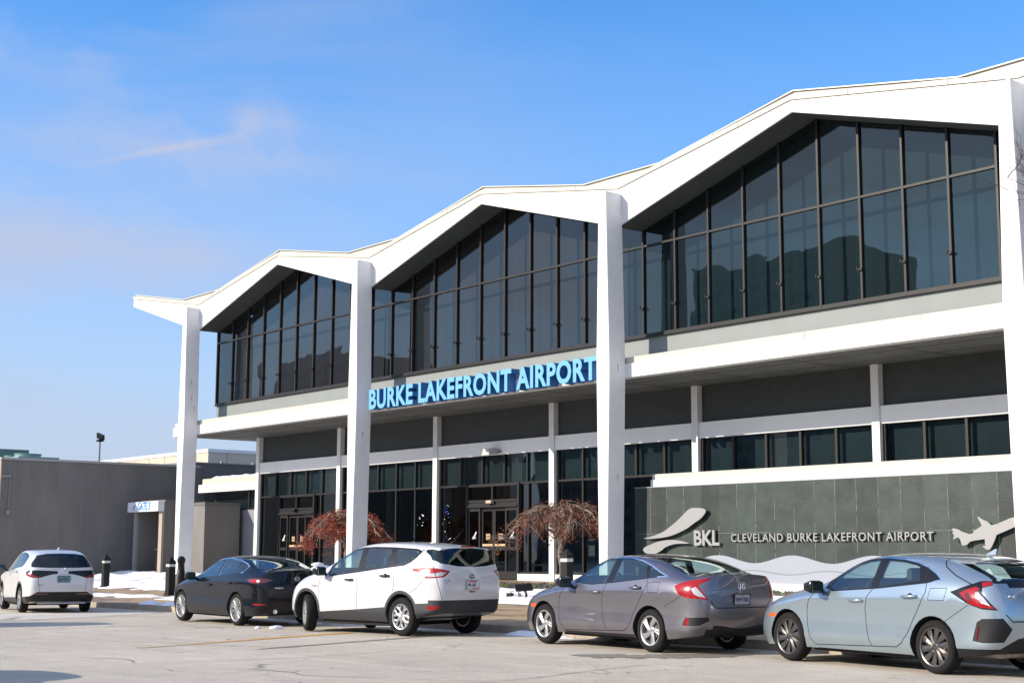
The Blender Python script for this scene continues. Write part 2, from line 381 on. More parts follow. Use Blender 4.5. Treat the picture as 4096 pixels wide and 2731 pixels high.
def wheel_parts(spec,parent,x,side,W,steer=0):
    """a wheel: tyre (the wheel's own mesh), rim with spokes, disc"""
    r=spec['r']; tw=.21; rr=spec['rr']; yo=W/2-.03
    wo=bpy.data.objects.new('wheel',None); C.objects.link(wo); wo.parent=parent; wo.location=(x,side*(yo-tw/2),r); wo.rotation_euler=(0,0,steer); wo.empty_display_size=.1
    s=side; h=tw/2
    bm=B(); lathe(bm,[(rr,s*(h-.02)),(rr+.012,s*(h-.004)),(rr+.03,s*h),(r-.035,s*(h-.004)),(r-.012,s*(h-.02)),(r,s*(h-.045)),(r+.0,0),(r,-s*(h-.045)),(r-.02,-s*(h-.01)),(rr,-s*(h-.01)),(rr-.02,-s*.02),(rr-.012,s*(h-.05))],56,'y',close=True)
    # tread grooves
    for g in (-.05,-.017,.017,.05):
        pass
    ob('tyre',bm,M_TYRE,wo,smooth=38)
    bm=B()
    lathe(bm,[(rr-.022,s*(h-.03)),(rr-.012,s*(h-.012)),(rr+.004,s*(h-.006)),(rr+.012,s*(h-.012)),(rr+.008,-s*h*.8),(rr-.022,-s*h*.8)],56,'y',close=True)
    kind=spec['rim']; yf=s*(h-.030)
    def spoke(a,w0,w1,r0,r1,twist=0,th=.022,y0=0,y1=0):
        m=8; L_=[];Rr=[]
        for i in range(m+1):
            t=i/m; rad=r0+(r1-r0)*t; an=a+twist*math.sin(t*math.pi*.5); wd=w0+(w1-w0)*t
            c=Vector((math.cos(an)*rad,0,math.sin(an)*rad)); tn=Vector((-math.sin(an),0,math.cos(an)))
            yy=yf+s*(y0+(y1-y0)*t)
            L_.append((c+tn*wd/2)+Vector((0,yy,0))); Rr.append((c-tn*wd/2)+Vector((0,yy,0)))
        lv=[bm.verts.new(p) for p in L_]; rv=[bm.verts.new(p) for p in Rr]
        mid=[bm.verts.new((L_[i]+Rr[i])/2+Vector((0,s*.010,0))) for i in range(m+1)]
        lb=[bm.verts.new(p-Vector((0,s*th,0))) for p in L_]; rb=[bm.verts.new(p-Vector((0,s*th,0))) for p in Rr]
        fs=[]
        for i in range(m):
            fs+=[bm.faces.new((lv[i],lv[i+1],mid[i+1],mid[i])),bm.faces.new((mid[i],mid[i+1],rv[i+1],rv[i])),bm.faces.new((lv[i],lb[i],lb[i+1],lv[i+1])),bm.faces.new((rv[i],rv[i+1],rb[i+1],rb[i]))]
        bmesh.ops.recalc_face_normals(bm,faces=fs)
    n=spec['n']; tp=2*math.pi
    for i in range(n):
        a=tp*i/n+.3
        if kind=='swirl':
            spoke(a,.05,.055,.03,rr-.01,twist=.35*s); spoke(a+.28,.035,.045,.05,rr-.01,twist=.30*s)
        elif kind=='turbine': spoke(a,.035,.085,.04,rr-.01,twist=.18*s)
        elif kind=='cover':
            spoke(a,.075,.045,.03,rr*.62); spoke(a,.05,.05,rr*.55,rr-.008,twist=.24); spoke(a,.05,.05,rr*.55,rr-.008,twist=-.24)
        elif kind=='multi':
            spoke(a,.020,.030,.03,rr-.008,twist=.0); spoke(a+tp/n*.36,.020,.026,.03,rr-.008,twist=.02)
        elif kind=='star':
            spoke(a,.055,.040,.03,rr-.008); spoke(a,.03,.035,.08,rr-.008,twist=.26)
    lathe(bm,[(0,s*(h-.016)),(.03,s*(h-.017)),(.036,s*(h-.024)),(.07,s*(h-.034)),(.075,s*(h-.06)),(0,s*(h-.06))],20,'y')
    ob('rim',bm,spec['rimmat'],wo,smooth=30)
    bm=B()
    for k in range(5):
        a=tp*k/5+.1; lathe(bm,[(.0,s*(h-.018)),(.009,s*(h-.018)),(.009,s*(h-.05))],8,'y',c=(math.cos(a)*.052,0,math.sin(a)*.052))
    ob('wheel_nut',bm,M_CHROME,wo)
    bm=B(); lathe(bm,[(rr-.03,s*(h-.075)),(.0,s*(h-.078))],40,'y'); lathe(bm,[(rr-.015,-s*h*.5),(.02,-s*h*.5)],30,'y'); ob('hub_back',bm,M_HUBDARK,wo)
    bm=B(); lathe(bm,[(rr*.62,s*(h-.070)),(.05,s*(h-.070)),(.05,s*(h-.06)),(rr*.62,s*(h-.06))],36,'y',close=True); ob('brake_disc',bm,M_DISC,wo)
    return wo
def seat(bm,x,y,w,z=.35,h=.62,head=True):
    box(bm,x-.02,x+.48,y-w/2,y+w/2,z,z+.17,.05)
    vs=box(bm,x-.10,x+.06,y-w/2+.01,y+w/2-.01,z+.1,z+h,.06)
    box(bm,x-.20,x-.07,y-w/2+.03,y+w/2-.03,z+.35,z+h+.04,.05)
    if head:
        box(bm,x-.24,x-.12,y-.14,y+.14,z+h+.10,z+h+.27,.05); 
        for q in (-.05,.05): tube(bm,[(x-.15,y+q,z+h),(x-.17,y+q,z+h+.13)],.008,6)
def build_car(sp):
    W=sp['W']; root=thing('car' if 'nm' not in sp else sp['nm'],sp['label'],'car')
    bm=body_mesh(mkcols(sp['cols'],W,**sp.get('zz',{})),sp.get('bulge',(.07,.06)))
    cu=Cutter(bm); parts=['body']; info={}
    def pid(nm):
        parts.append(nm); return len(parts)-1
    X=Vector((1,0,0)); Y=Vector((0,1,0))
    SL=lambda f: f.normal.y>.12 and f.calc_center_median().y>.2
    SR=lambda f: f.normal.y<-.12 and f.calc_center_median().y<-.2
    objs=[]
    # arches first
    for xa in (0,sp['wb']):
        ra=sp['ra']; cz=sp['wheel']['r']+sp.get('dz',.0)
        poly=[(xa+ra*math.cos(2*math.pi*k/26),cz+ra*math.sin(2*math.pi*k/26)) for k in range(26)]
        if sp.get('clad_arch'):
            rc=ra+.055; pc=[(xa+rc*math.cos(2*math.pi*k/26),cz+rc*math.sin(2*math.pi*k/26)) for k in range(26)]
            for S in (SL,SR): cu.cut(pc,X,S,pid('arch_cladding')); info[len(parts)-1]=('arch_cladding',M_CLAD)
        for S in (lambda f:f.calc_center_median().y>.5, lambda f:f.calc_center_median().y<-.5):
            i=pid('cutout'); info[i]=None; cu.cut(poly,X,S,i)
    dele=[f for f in bm.faces if info.get(f[cu.L],1) is None]
    bmesh.ops.delete(bm,geom=dele,context='FACES')
    be=[e for e in bm.edges if e.is_boundary]
    r=bmesh.ops.extrude_edge_only(bm,edges=be)
    wid={}
    for a in (0,1):
        for b_ in (0,1): wid[(a,b_)]=pid('wheel_arch_liner'); info[wid[(a,b_)]]=('wheel_arch_liner',M_WELL)
    for v in [g for g in r['geom'] if isinstance(g,bmesh.types.BMVert)]: v.co.y=math.copysign(.52,v.co.y)
    for f in [g for g in r['geom'] if isinstance(g,bmesh.types.BMFace)]: cc=f.calc_center_median(); f[cu.L]=wid[(int(cc.x>1.3),int(cc.y>0))]
    def OB(ang,side):
        a=ang*side; D=Vector((math.cos(a),math.sin(a),0)); U=Vector((D.y,-D.x,0))   # rear-left view: D points forward & right (ang<0)
        return D,U
    for op in sp['ops']:
        kind,poly,nm,m=op[:4]; opt=op[4] if len(op)>4 else {}
        polys=strip(poly,opt['w']) if 'w' in opt else [poly]
        if kind=='S':
            sides=((1,SL),(-1,SR))
            for s_,S in sides:
                if opt.get('left') and s_<0: continue
                i=pid(nm); info[i]=(nm,m)
                for P in polys: cu.cut(P,X,S,i,opt.get('only'))
        elif kind in('R','F'):
            sg=-1 if kind=='R' else 1
            S=lambda f: f.normal.x*sg>opt.get('nx',.12) and f.calc_center_median().x*sg>opt.get('xmin',-9)*1
            for s_ in ((1,-1) if opt.get('mir') else (1,)):
                i=pid(nm); info[i]=(nm,m)
                for P in polys:
                    PP=[(u*s_,v) for u,v in P]; cu.cut(PP,Y,S,i,opt.get('only'))
        elif kind=='O':
            for s_ in (1,-1):
                D,U=OB(sp['oa'],s_)
                S=lambda f: f.normal.dot(D)<-.15 and f.calc_center_median().x<sp.get('ox',.2) and f.calc_center_median().y*s_>.12
                i=pid(nm); info[i]=(nm,m)
                for P in polys:
                    PP=[(u*s_,v) for u,v in P]; cu.cut(PP,U,S,i,opt.get('only'))
    # split into objects
    L=cu.L; groups={}
    for f in bm.faces: groups.setdefault(f[L],[]).append(f.index)
    bm.faces.ensure_lookup_table()
    bm.normal_update()
    # merge ids that share name+material and are small black/gap/chrome trims into the body mesh
    bodymats=[sp['paint']]; made={}
    def sub(ids,inset=0,flip=False,zmin=None):
        nb=B(); mp={}
        for f in bm.faces:
            if f[L] in ids:
                if zmin is not None and f.calc_center_median().z<zmin: continue
                vv=[]
                for v in f.verts:
                    if v.index not in mp: mp[v.index]=nb.verts.new(v.co-v.normal*inset)
                    vv.append(mp[v.index])
                try: nf=nb.faces.new(vv[::-1] if flip else vv)
                except ValueError: continue
                nf.material_index=0
                nf.tag=False
                nf.normal_update()
        return nb
    bm.verts.index_update()
    # body shell: own paint + gap lines baked in as materials
    inbody={0:0}; 
    for i,v in info.items():
        if v and v[0] in ('gap','black_panel','crease'):
            if v[1] not in bodymats: bodymats.append(v[1])
            inbody[i]=bodymats.index(v[1])
    nb=B(); mp={}
    for f in bm.faces:
        if f[L] in inbody:
            vv=[mp.setdefault(v.index,None) or mp.__setitem__(v.index,nb.verts.new(v.co)) or mp[v.index] for v in f.verts]
            try: nf=nb.faces.new(vv)
            except ValueError: continue
            nf.material_index=inbody[f[L]]
    body=ob('body',nb,bodymats,root,smooth=50)
    doors={}
    for i,v in info.items():
        if not v or i in inbody: continue
        nb=sub({i})
        if not nb.faces: nb.free(); continue
        nm,m=v; par=root
        cx=sum((f.calc_center_median().x for f in nb.faces))/len(nb.faces); cy=sum((f.calc_center_median().y for f in nb.faces))/len(nb.faces)
        if nm in ('rear_bumper','rear_valance','arch_cladding','side_cladding','side_skirt'):
            for isl in islands(nb): ob(nm,isl,m,root,smooth=50)
            nb.free(); continue
        o=ob(nm,nb,m,root,smooth=50)
        if nm=='door': doors[(cx>.95,cy>0)]=o
        info[i]=(nm,m,o,cx,cy)
    for i,v in info.items():
        if v and len(v)==5 and v[0] in('door_window',):
            d=doors.get((v[3]>.95,v[4]>0)); 
            if d and abs(v[3])<9: v[2].parent=d
    # cabin lining from the painted upper shell
    ids={i for i in inbody}|{i for i,v in info.items() if v and v[0] in('door','window_trim','chrome_strip')}
    nb=sub(ids,.022,True,.80); ob('cabin_lining',nb,M_LINING,root,smooth=True)
    # interior
    bm2=B(); zs=sp.get('seatz',.38)
    for y in (.37,-.37): seat(bm2,sp.get('xseat',.98),y,.48,zs,.62)
    ob('front_seat',bm2,M_CLOTH,root,smooth=40)
    bm2=B(); seat(bm2,sp.get('xrear',.12),0,1.2,zs,.55,False)
    for y in (.38,-.38): box(bm2,sp.get('xrear',.12)-.22,sp.get('xrear',.12)-.12,y-.12,y+.12,zs+.6,zs+.76,.04)
    ob('rear_seat',bm2,M_CLOTH,root,smooth=40)
    bm2=B(); dx=sp.get('xdash',1.62); prism(bm2,[(dx+.55,.5),(dx+.5,.93),(dx+.1,1.0+sp.get('dd',0)),(dx-.02,.93+sp.get('dd',0)),(dx,.5)],'y',-.70,.70); box(bm2,.0,dx+.3,-.60,.60,.36,.40)
    box(bm2,sp.get('shelf',-.55)-.1,sp.get('xrear',.12)-.15,-.62,.62,.85+sp.get('dd',0),.90+sp.get('dd',0))
    ob('dashboard',bm2,M_CLOTH,root)
    bm2=B(); ring=[(0,.185*math.cos(a),.185*math.sin(a)) for a in [2*math.pi*k/20 for k in range(21)]]; tube(bm2,ring,.016,6,False); tube(bm2,[(0,-.17,0),(0.02,0,0),(0,.17,0)],.014,6); tube(bm2,[(.02,0,0),(.25,0,-.08)],.03,6)
    ob('steering_wheel',bm2,M_BLACKTRIM,root,True,loc=(dx-.14,.37,.98+sp.get('dd',0)),rot=(0,-.4,0))
    # mirrors
    mx,mz=sp['mirror']
    for s in (1,-1):
        bm2=B(); pts=[(0,.02,.0),(.05,.05,.0)]
        vs=box(bm2,-.06,.13,0,.24,-.085,.085,.045)
        for v in bm2.verts:
            if v.co.x>.06: v.co.z*=.7; v.co.y=.12+(v.co.y-.12)*.8
            if s<0: v.co.y*=-1
        tube(bm2,[(.03,-.10*s,-.08),(.03,.03*s,-.03)],.03,8)
        if s<0: bmesh.ops.reverse_faces(bm2,faces=bm2.faces[:])
        o=ob('side_mirror',bm2,sp.get('mirmat',M_GLOSSBLACK),root,40,loc=(mx,s*(W/2+.005),mz))
        bm3=B(); box(bm3,-.066,-.060,.025,.215,-.065,.065,.01)
        for v in bm3.verts: v.co.y*=s
        ob('mirror_glass',bm3,mat('mirror glass',(.07,.11,.11),.05,.9),o)
    # handles
    for hi,(hx0,hz0,hx1,hz1) in enumerate(sp['handles']):
        for s in (1,-1):
            bm2=B(); a=Vector((hx0,0,hz0)); b=Vector((hx1,0,hz1)); yb=s*(W/2+.012)
            tube(bm2,[(a.x,yb-.03*s,a.z),(a.x-.015,yb+.01*s,a.z),((a.x+b.x)/2,yb+.02*s,(a.z+b.z)/2),(b.x+.015,yb+.01*s,b.z),(b.x,yb-.03*s,b.z)],[.014,.017,.018,.018,.014],8)
            bm2.verts.ensure_lookup_table()
            lathe(bm2,[(.0,yb-.022*s),(.045,yb-.022*s),(.045,yb-.04*s)],16,'y',c=((a.x+b.x)/2,0,(a.z+b.z)/2-.004),mi=1)
            o=ob('door_handle',bm2,[sp.get('hmat',sp['paint']),M_GLOSSBLACK],root,True)
            d=doors.get((hi==0,s>0)); 
            if d: o.parent=d
    for x in (0,sp['wb']):
        for s in (1,-1): wheel_parts(sp['wheel'],root,x,s,W,sp.get('steer',0) if x>0 else 0)
    # underside
    bm2=B(); box(bm2,.1,sp['wb']+.30,-.5,.5,.22,.34); box(bm2,-.05,.05,-.7,.7,sp['wheel']['r']-.05,sp['wheel']['r']+.05); box(bm2,.40,sp['wb']-.42,-W/2+.14,W/2-.14,.165,.25)
    ob('underbody',bm2,M_WELL,root)
    bm.free()
    if 'extra' in sp: sp['extra'](root)
    x,y,th=sp['at']; root.location=(x,y,.0035*(x+11)); root.rotation_euler=(0,R(-.2) if False else 0,R(th))
    return root
def badge(root,nm,txt,size,m,y,z,x,w=None,flat=.9,sx=1.0,cv=.06,ye=.72):
    """raised lettering on the tail, read from behind: local -x looks at the reader; the reader's right is local -y"""
    bm=text_mesh(txt,size,.006,sx)
    M=Matrix(((0,0,-1,x),(-1,0,0,y),(0,1,0,z),(0,0,0,1)))
    text_place(bm,M)
    for v in bm.verts: v.co.x-=cv*(1-min(1,(v.co.y/ye)**2))
    return ob(nm,bm,m,root)
def plate(root,x,y,z,tilt,text,style='ohio'):
    o=bpy.data.objects.new('number_plate',None)
    bm=B(); box(bm,-.006,.0,-.152,.152,-.077,.077,.004); pm={'ohio':M_PLATE,'dim':mat('plate grey',(.33,.33,.33),.5,var=.25,vscale=25),'green':mat('plate green blue',(.10,.22,.24),.5,var=.5,vscale=18)}[style]
    p=ob('number_plate',bm,pm,root,loc=(x,y,z),rot=(0,tilt,0))
    bm=B()
    for a in ((-.158,.158,.072,.082),(-.158,.158,-.082,-.072),(-.158,-.149,-.0715,.0715),(.149,.158,-.0715,.0715)): box(bm,-.012,.004,a[0],a[1],a[2],a[3])
    ob('plate_frame',bm,M_PLATEDARK if style!='ohio' else mat('plate frame grey',(.3,.3,.32),.4),p)
    bm=text_mesh(text,.080,.002,.70,1.0,.0015); M=Matrix(((0,0,-1,-.0085),(-1,0,0,.128),(0,1,0,-.028),(0,0,0,1))); text_place(bm,M); ob('plate_lettering',bm,M_PLATEBLUE if style!='green' else M_PLATEDARK,p)
    if style=='ohio':
        bm=B(); box(bm,-.009,-.0062,-.10,.10,.045,.068); ob('plate_banner',bm,mat('plate red',(.5,.08,.06),.5),p)
        bm=B(); box(bm,-.009,-.0062,-.14,.02,-.068,-.045); ob('plate_sticker',bm,mat('plate orange',(.55,.25,.12),.5),p)
    return p
def fin(root,x,z,m,s=1.0):
    bm=B(); prism(bm,[(0,0),(-.17*s,0),(-.18*s,.075*s),(-.155*s,.075*s)],'y',-.018,.018)
    for v in bm.verts:
        if v.co.z>.03: v.co.y*=.3
    ob('roof_antenna',bm,m,root,loc=(x,0,z))
P_SEDAN=paint_mat('grey violet metallic paint',(.168,.16,.185),.8,.33,.22)
P_HATCH=paint_mat('blue grey metallic paint',(.33,.405,.455),.75,.30,.18)
P_SUV=paint_mat('white paint',(.56,.55,.555),.0,.35,.25)
P_MAZDA=paint_mat('dark blue black paint',(.004,.005,.009),.1,.22,.05,.45,dirtcol=(.10,.10,.11))
P_HRV=paint_mat('pearl white paint',(.56,.55,.53),.0,.35,.2)
def sedan_extra(root):
    badge(root,'lettering','CIVIC',.055,M_CHROME,.63,.885,-1.032,sx=1.35)
    # emblem: H in a rounded frame
    bm=B(); pr=[(-.055,.045),(-.045,-.045),(.045,-.045),(.055,.045)]
    tube(bm,[(0,p[0],p[1]) for p in catmull([Vector((a,b)) for a,b in pr],5,True)]+[(0,pr[0][0],pr[0][1])],.005,6)
    for s in (-1,1): tube(bm,[(0,s*.030,.04),(0,s*.017,0),(0,s*.024,-.04)],.0075,6)
    tube(bm,[(0,-.018,0),(0,.018,0)],.007,6)
    ob('emblem',bm,M_CHROME,root,loc=(-1.105,.02,.99))
    plate(root,-1.118,.03,.80,-.12,'HWF 5202','dim')
    bm=B(); box(bm,-1.04,-.95,-.5,.5,.36,.42,.01); ob('tow_cover',bm,M_BLACKTRIM,root)
SEDAN=dict(nm='parked_sedan',label='grey violet sedan with silver swirl wheels, between the white car and the blue grey hatchback',W=1.80,wb=2.70,ra=.375,paint=P_SEDAN,oa=R(-42),ox=-.3,
 at=(-16.11,16.58,175.8),wheel=dict(r=.32,rr=.215,rim='swirl',n=5,rimmat=M_RIM),mirror=(1.93,1.01),handles=[(1.40,.865,1.15,.87),(.42,.95,.17,.955)],xseat=.92,xrear=.08,extra=sedan_extra,
 cols=[dict(x=[-.93,-1.0,-1.05,-1.04,-1.02,-.99],z=[.30,.42,.66,.88,1.03,1.13],y=[.62,.70,.73,.70,.66,.62],zc=1.17,c5=.6),
  (-.90,1.04,1.12,1.165,.82,.78,.68,dict(z0=.27,c5=.6)),(-.68,1.07,1.13,1.185,.87,.82,.68,dict(z0=.24)),(-.36,1.09,1.24,1.305,.885,.845,.66),(0,1.09,1.345,1.40,.90,.862,.665),(.42,1.06,1.405,1.455,.90,.872,.69),
  (.9,1.02,1.42,1.47,.90,.872,.70),(1.32,1.0,1.37,1.43,.90,.87,.71),(1.65,.99,1.20,1.285,.90,.865,.74),(1.97,.98,1.05,1.12,.90,.85,.76,dict(xc=.12)),(2.3,.93,.99,1.04,.90,.84,.74,dict(xc=.05)),(2.7,.87,.92,.97,.895,.83,.71),
  (3.1,.78,.83,.88,.86,.79,.66),dict(x=[3.33,3.38,3.38,3.34,3.30,3.26],z=[.19,.32,.5,.62,.70,.76],y=[.72,.76,.77,.74,.70,.62],zc=.80),
  dict(x=[3.45,3.52,3.55,3.50,3.44,3.38],z=[.19,.31,.48,.58,.65,.70],y=[.48,.53,.54,.52,.48,.44],zc=.72)],
 ops=[('S',[(2.12,.25),(2.22,.34),(2.27,.50),(2.26,.68),(2.23,.80),(2.05,1.0),(1.93,1.09),(1.78,1.19),(1.50,1.33),(1.20,1.40),(.88,1.41),(.61,1.41),(.36,1.37),(.10,1.295),(.06,1.08),(.05,.99),(.14,.86),(.27,.69),(.37,.56),(.42,.44),(.51,.34),(.61,.295)],'door',P_SEDAN),
  ('S',[(1.93,1.09),(1.78,1.19),(1.50,1.33),(1.20,1.40),(.88,1.41),(.61,1.41),(.36,1.37),(.10,1.29),(-.12,1.20),(-.32,1.135),(-.14,1.115),(.10,1.085),(.85,1.015),(1.40,.975),(1.9,1.0)],'window_trim',M_GLOSSBLACK),
  ('S',[(1.90,1.085),(1.78,1.18),(1.50,1.322),(1.20,1.388),(.88,1.400),(.61,1.398),(.36,1.358),(.10,1.282),(-.12,1.195),(-.33,1.128),(-.13,1.118)],'chrome_strip',M_CHROME,dict(w=.020)),
  ('S',[(1.75,1.04),(1.72,1.10),(1.57,1.22),(1.34,1.325),(1.14,1.365),(.96,1.378),(1.03,1.01),(1.40,.992),(1.73,1.0)],'door_window',M_GLASSCAR),
  ('S',[(.83,1.378),(.63,1.37),(.41,1.345),(.20,1.285),(.09,1.10),(.87,1.03)],'door_window',M_GLASSCAR),
  ('S',[(.12,1.265),(.01,1.23),(-.15,1.155),(-.16,1.13),(.04,1.10)],'quarter_window',M_GLASSCAR),
  ('S',[(2.11,.25),(2.21,.34),(2.26,.50),(2.26,.68),(2.22,.80),(2.0,1.01)],'gap',M_GAP,dict(w=.011)),
  ('S',[(.98,1.40),(1.03,1.0),(1.10,.87),(1.13,.75),(1.13,.58),(1.09,.43),(1.03,.32),(1.03,.29)],'gap',M_GAP,dict(w=.011)),
  ('S',[(.10,1.28),(.06,1.08),(.05,.99),(.14,.86),(.27,.69),(.37,.56),(.42,.44),(.51,.34),(.61,.295),(2.11,.25)],'gap',M_GAP,dict(w=.011)),
  ('S',[(.03,1.03),(-.22,1.04),(-.21,.89),(.01,.89),(.03,1.03)],'gap',M_GAP,dict(w=.007,left=1)),
  ('S',[(2.16,.24),(.37,.25),(.37,.18),(2.10,.18)],'side_skirt',M_BLACKTRIM),
  ('S',[(3.12,.635),(2.93,.645),(2.95,.585),(3.11,.585)],'side_marker',M_AMBER),
  ('F',[(-.62,1.11),(.62,1.11),(.58,1.36),(-.58,1.36)],'windshield',M_GLASSCAR,dict(xmin=1.2,nx=.1)),
  ('F',[(-.45,.42),(.45,.42),(.5,.6),(-.5,.6)],'grille',M_GLOSSBLACK,dict(xmin=2.9)),
  ('R',[(.66,1.165),(-.66,1.165),(-.57,1.415),(.57,1.415)],'window_trim',M_GLOSSBLACK,dict(nx=.08)),
  ('R',[(.62,1.18),(-.62,1.18),(-.53,1.395),(.53,1.395)],'rear_window',M_GLASSCAR,dict(nx=.08)),
  ('O',[(-.26,.99),(-.19,1.03),(-.01,1.075),(.15,1.10),(.30,1.12),(.24,1.075),(.13,1.03),(.09,1.0),(.17,.89),(.24,.79),(.09,.81),(-.08,.82),(-.16,.85),(-.22,.89)],'tail_light',M_RED),
  ('R',[(-.52,1.13),(-.80,1.10),(-.80,.82),(-.57,.80),(-.62,.92),(-.60,1.02)],'tail_light',M_RED,dict(nx=.1)),
  ('O',[(-.02,.955),(.05,.985),(.15,.88),(.195,.825),(.08,.85),(.02,.885)],'reversing_lens',M_CLEAR),
  ('O',[(-.16,.43),(-.11,.54),(.23,.55),(.25,.50),(.10,.43),(-.10,.42)],'bumper_vent',M_BLACKTRIM),('O',[(-.11,.53),(-.06,.53),(-.06,.43),(-.11,.43)],'reflector',M_RED),
  ('R',[(.60,.78),(.50,.68),(-.50,.68),(-.60,.78)],'gap',M_GAP,dict(w=.014)),('S',[(-.33,.68),(-.55,.78),(-.72,.86)],'gap',M_GAP,dict(w=.008)),
  ('R',[(.30,.92),(-.30,.92),(-.36,.80),(-.2,.71),(.2,.71),(.36,.80)],'black_panel',P_SEDAN),
  ('R',[(.62,.37),(-.62,.37),(-.62,.24),(.62,.24)],'rear_valance',M_BLACKTRIM)])
def hatch_extra(root):
    badge(root,'lettering','CIVIC',.055,M_CHROME,.66,.93,-.945,sx=1.3)
    bm=B(); prism(bm,[(.02,1.415),(-.20,1.425),(-.47,1.395),(-.48,1.375),(-.25,1.385),(-.02,1.38)],'y',-.60,.60)
    for v in bm.verts: v.co.z-=.05*abs(v.co.y/.6)**2; 
    ob('spoiler',bm,P_HATCH,root)
    bm=B(); box(bm,-.49,-.46,-.55,.55,1.362,1.372); ob('spoiler_edge',bm,M_GLOSSBLACK,root)
    fin(root,-.10,1.44,P_HATCH,.95)
    bm=B(); tube(bm,[(.55,-.3,.17),(-.5,-.3,.2)],.03,8); box(bm,-.75,-.45,-.55,.55,.22,.30,.03); ob('exhaust',bm,mat('exhaust steel',(.3,.25,.2),.5,.6,var=.4,vscale=8),root,40)
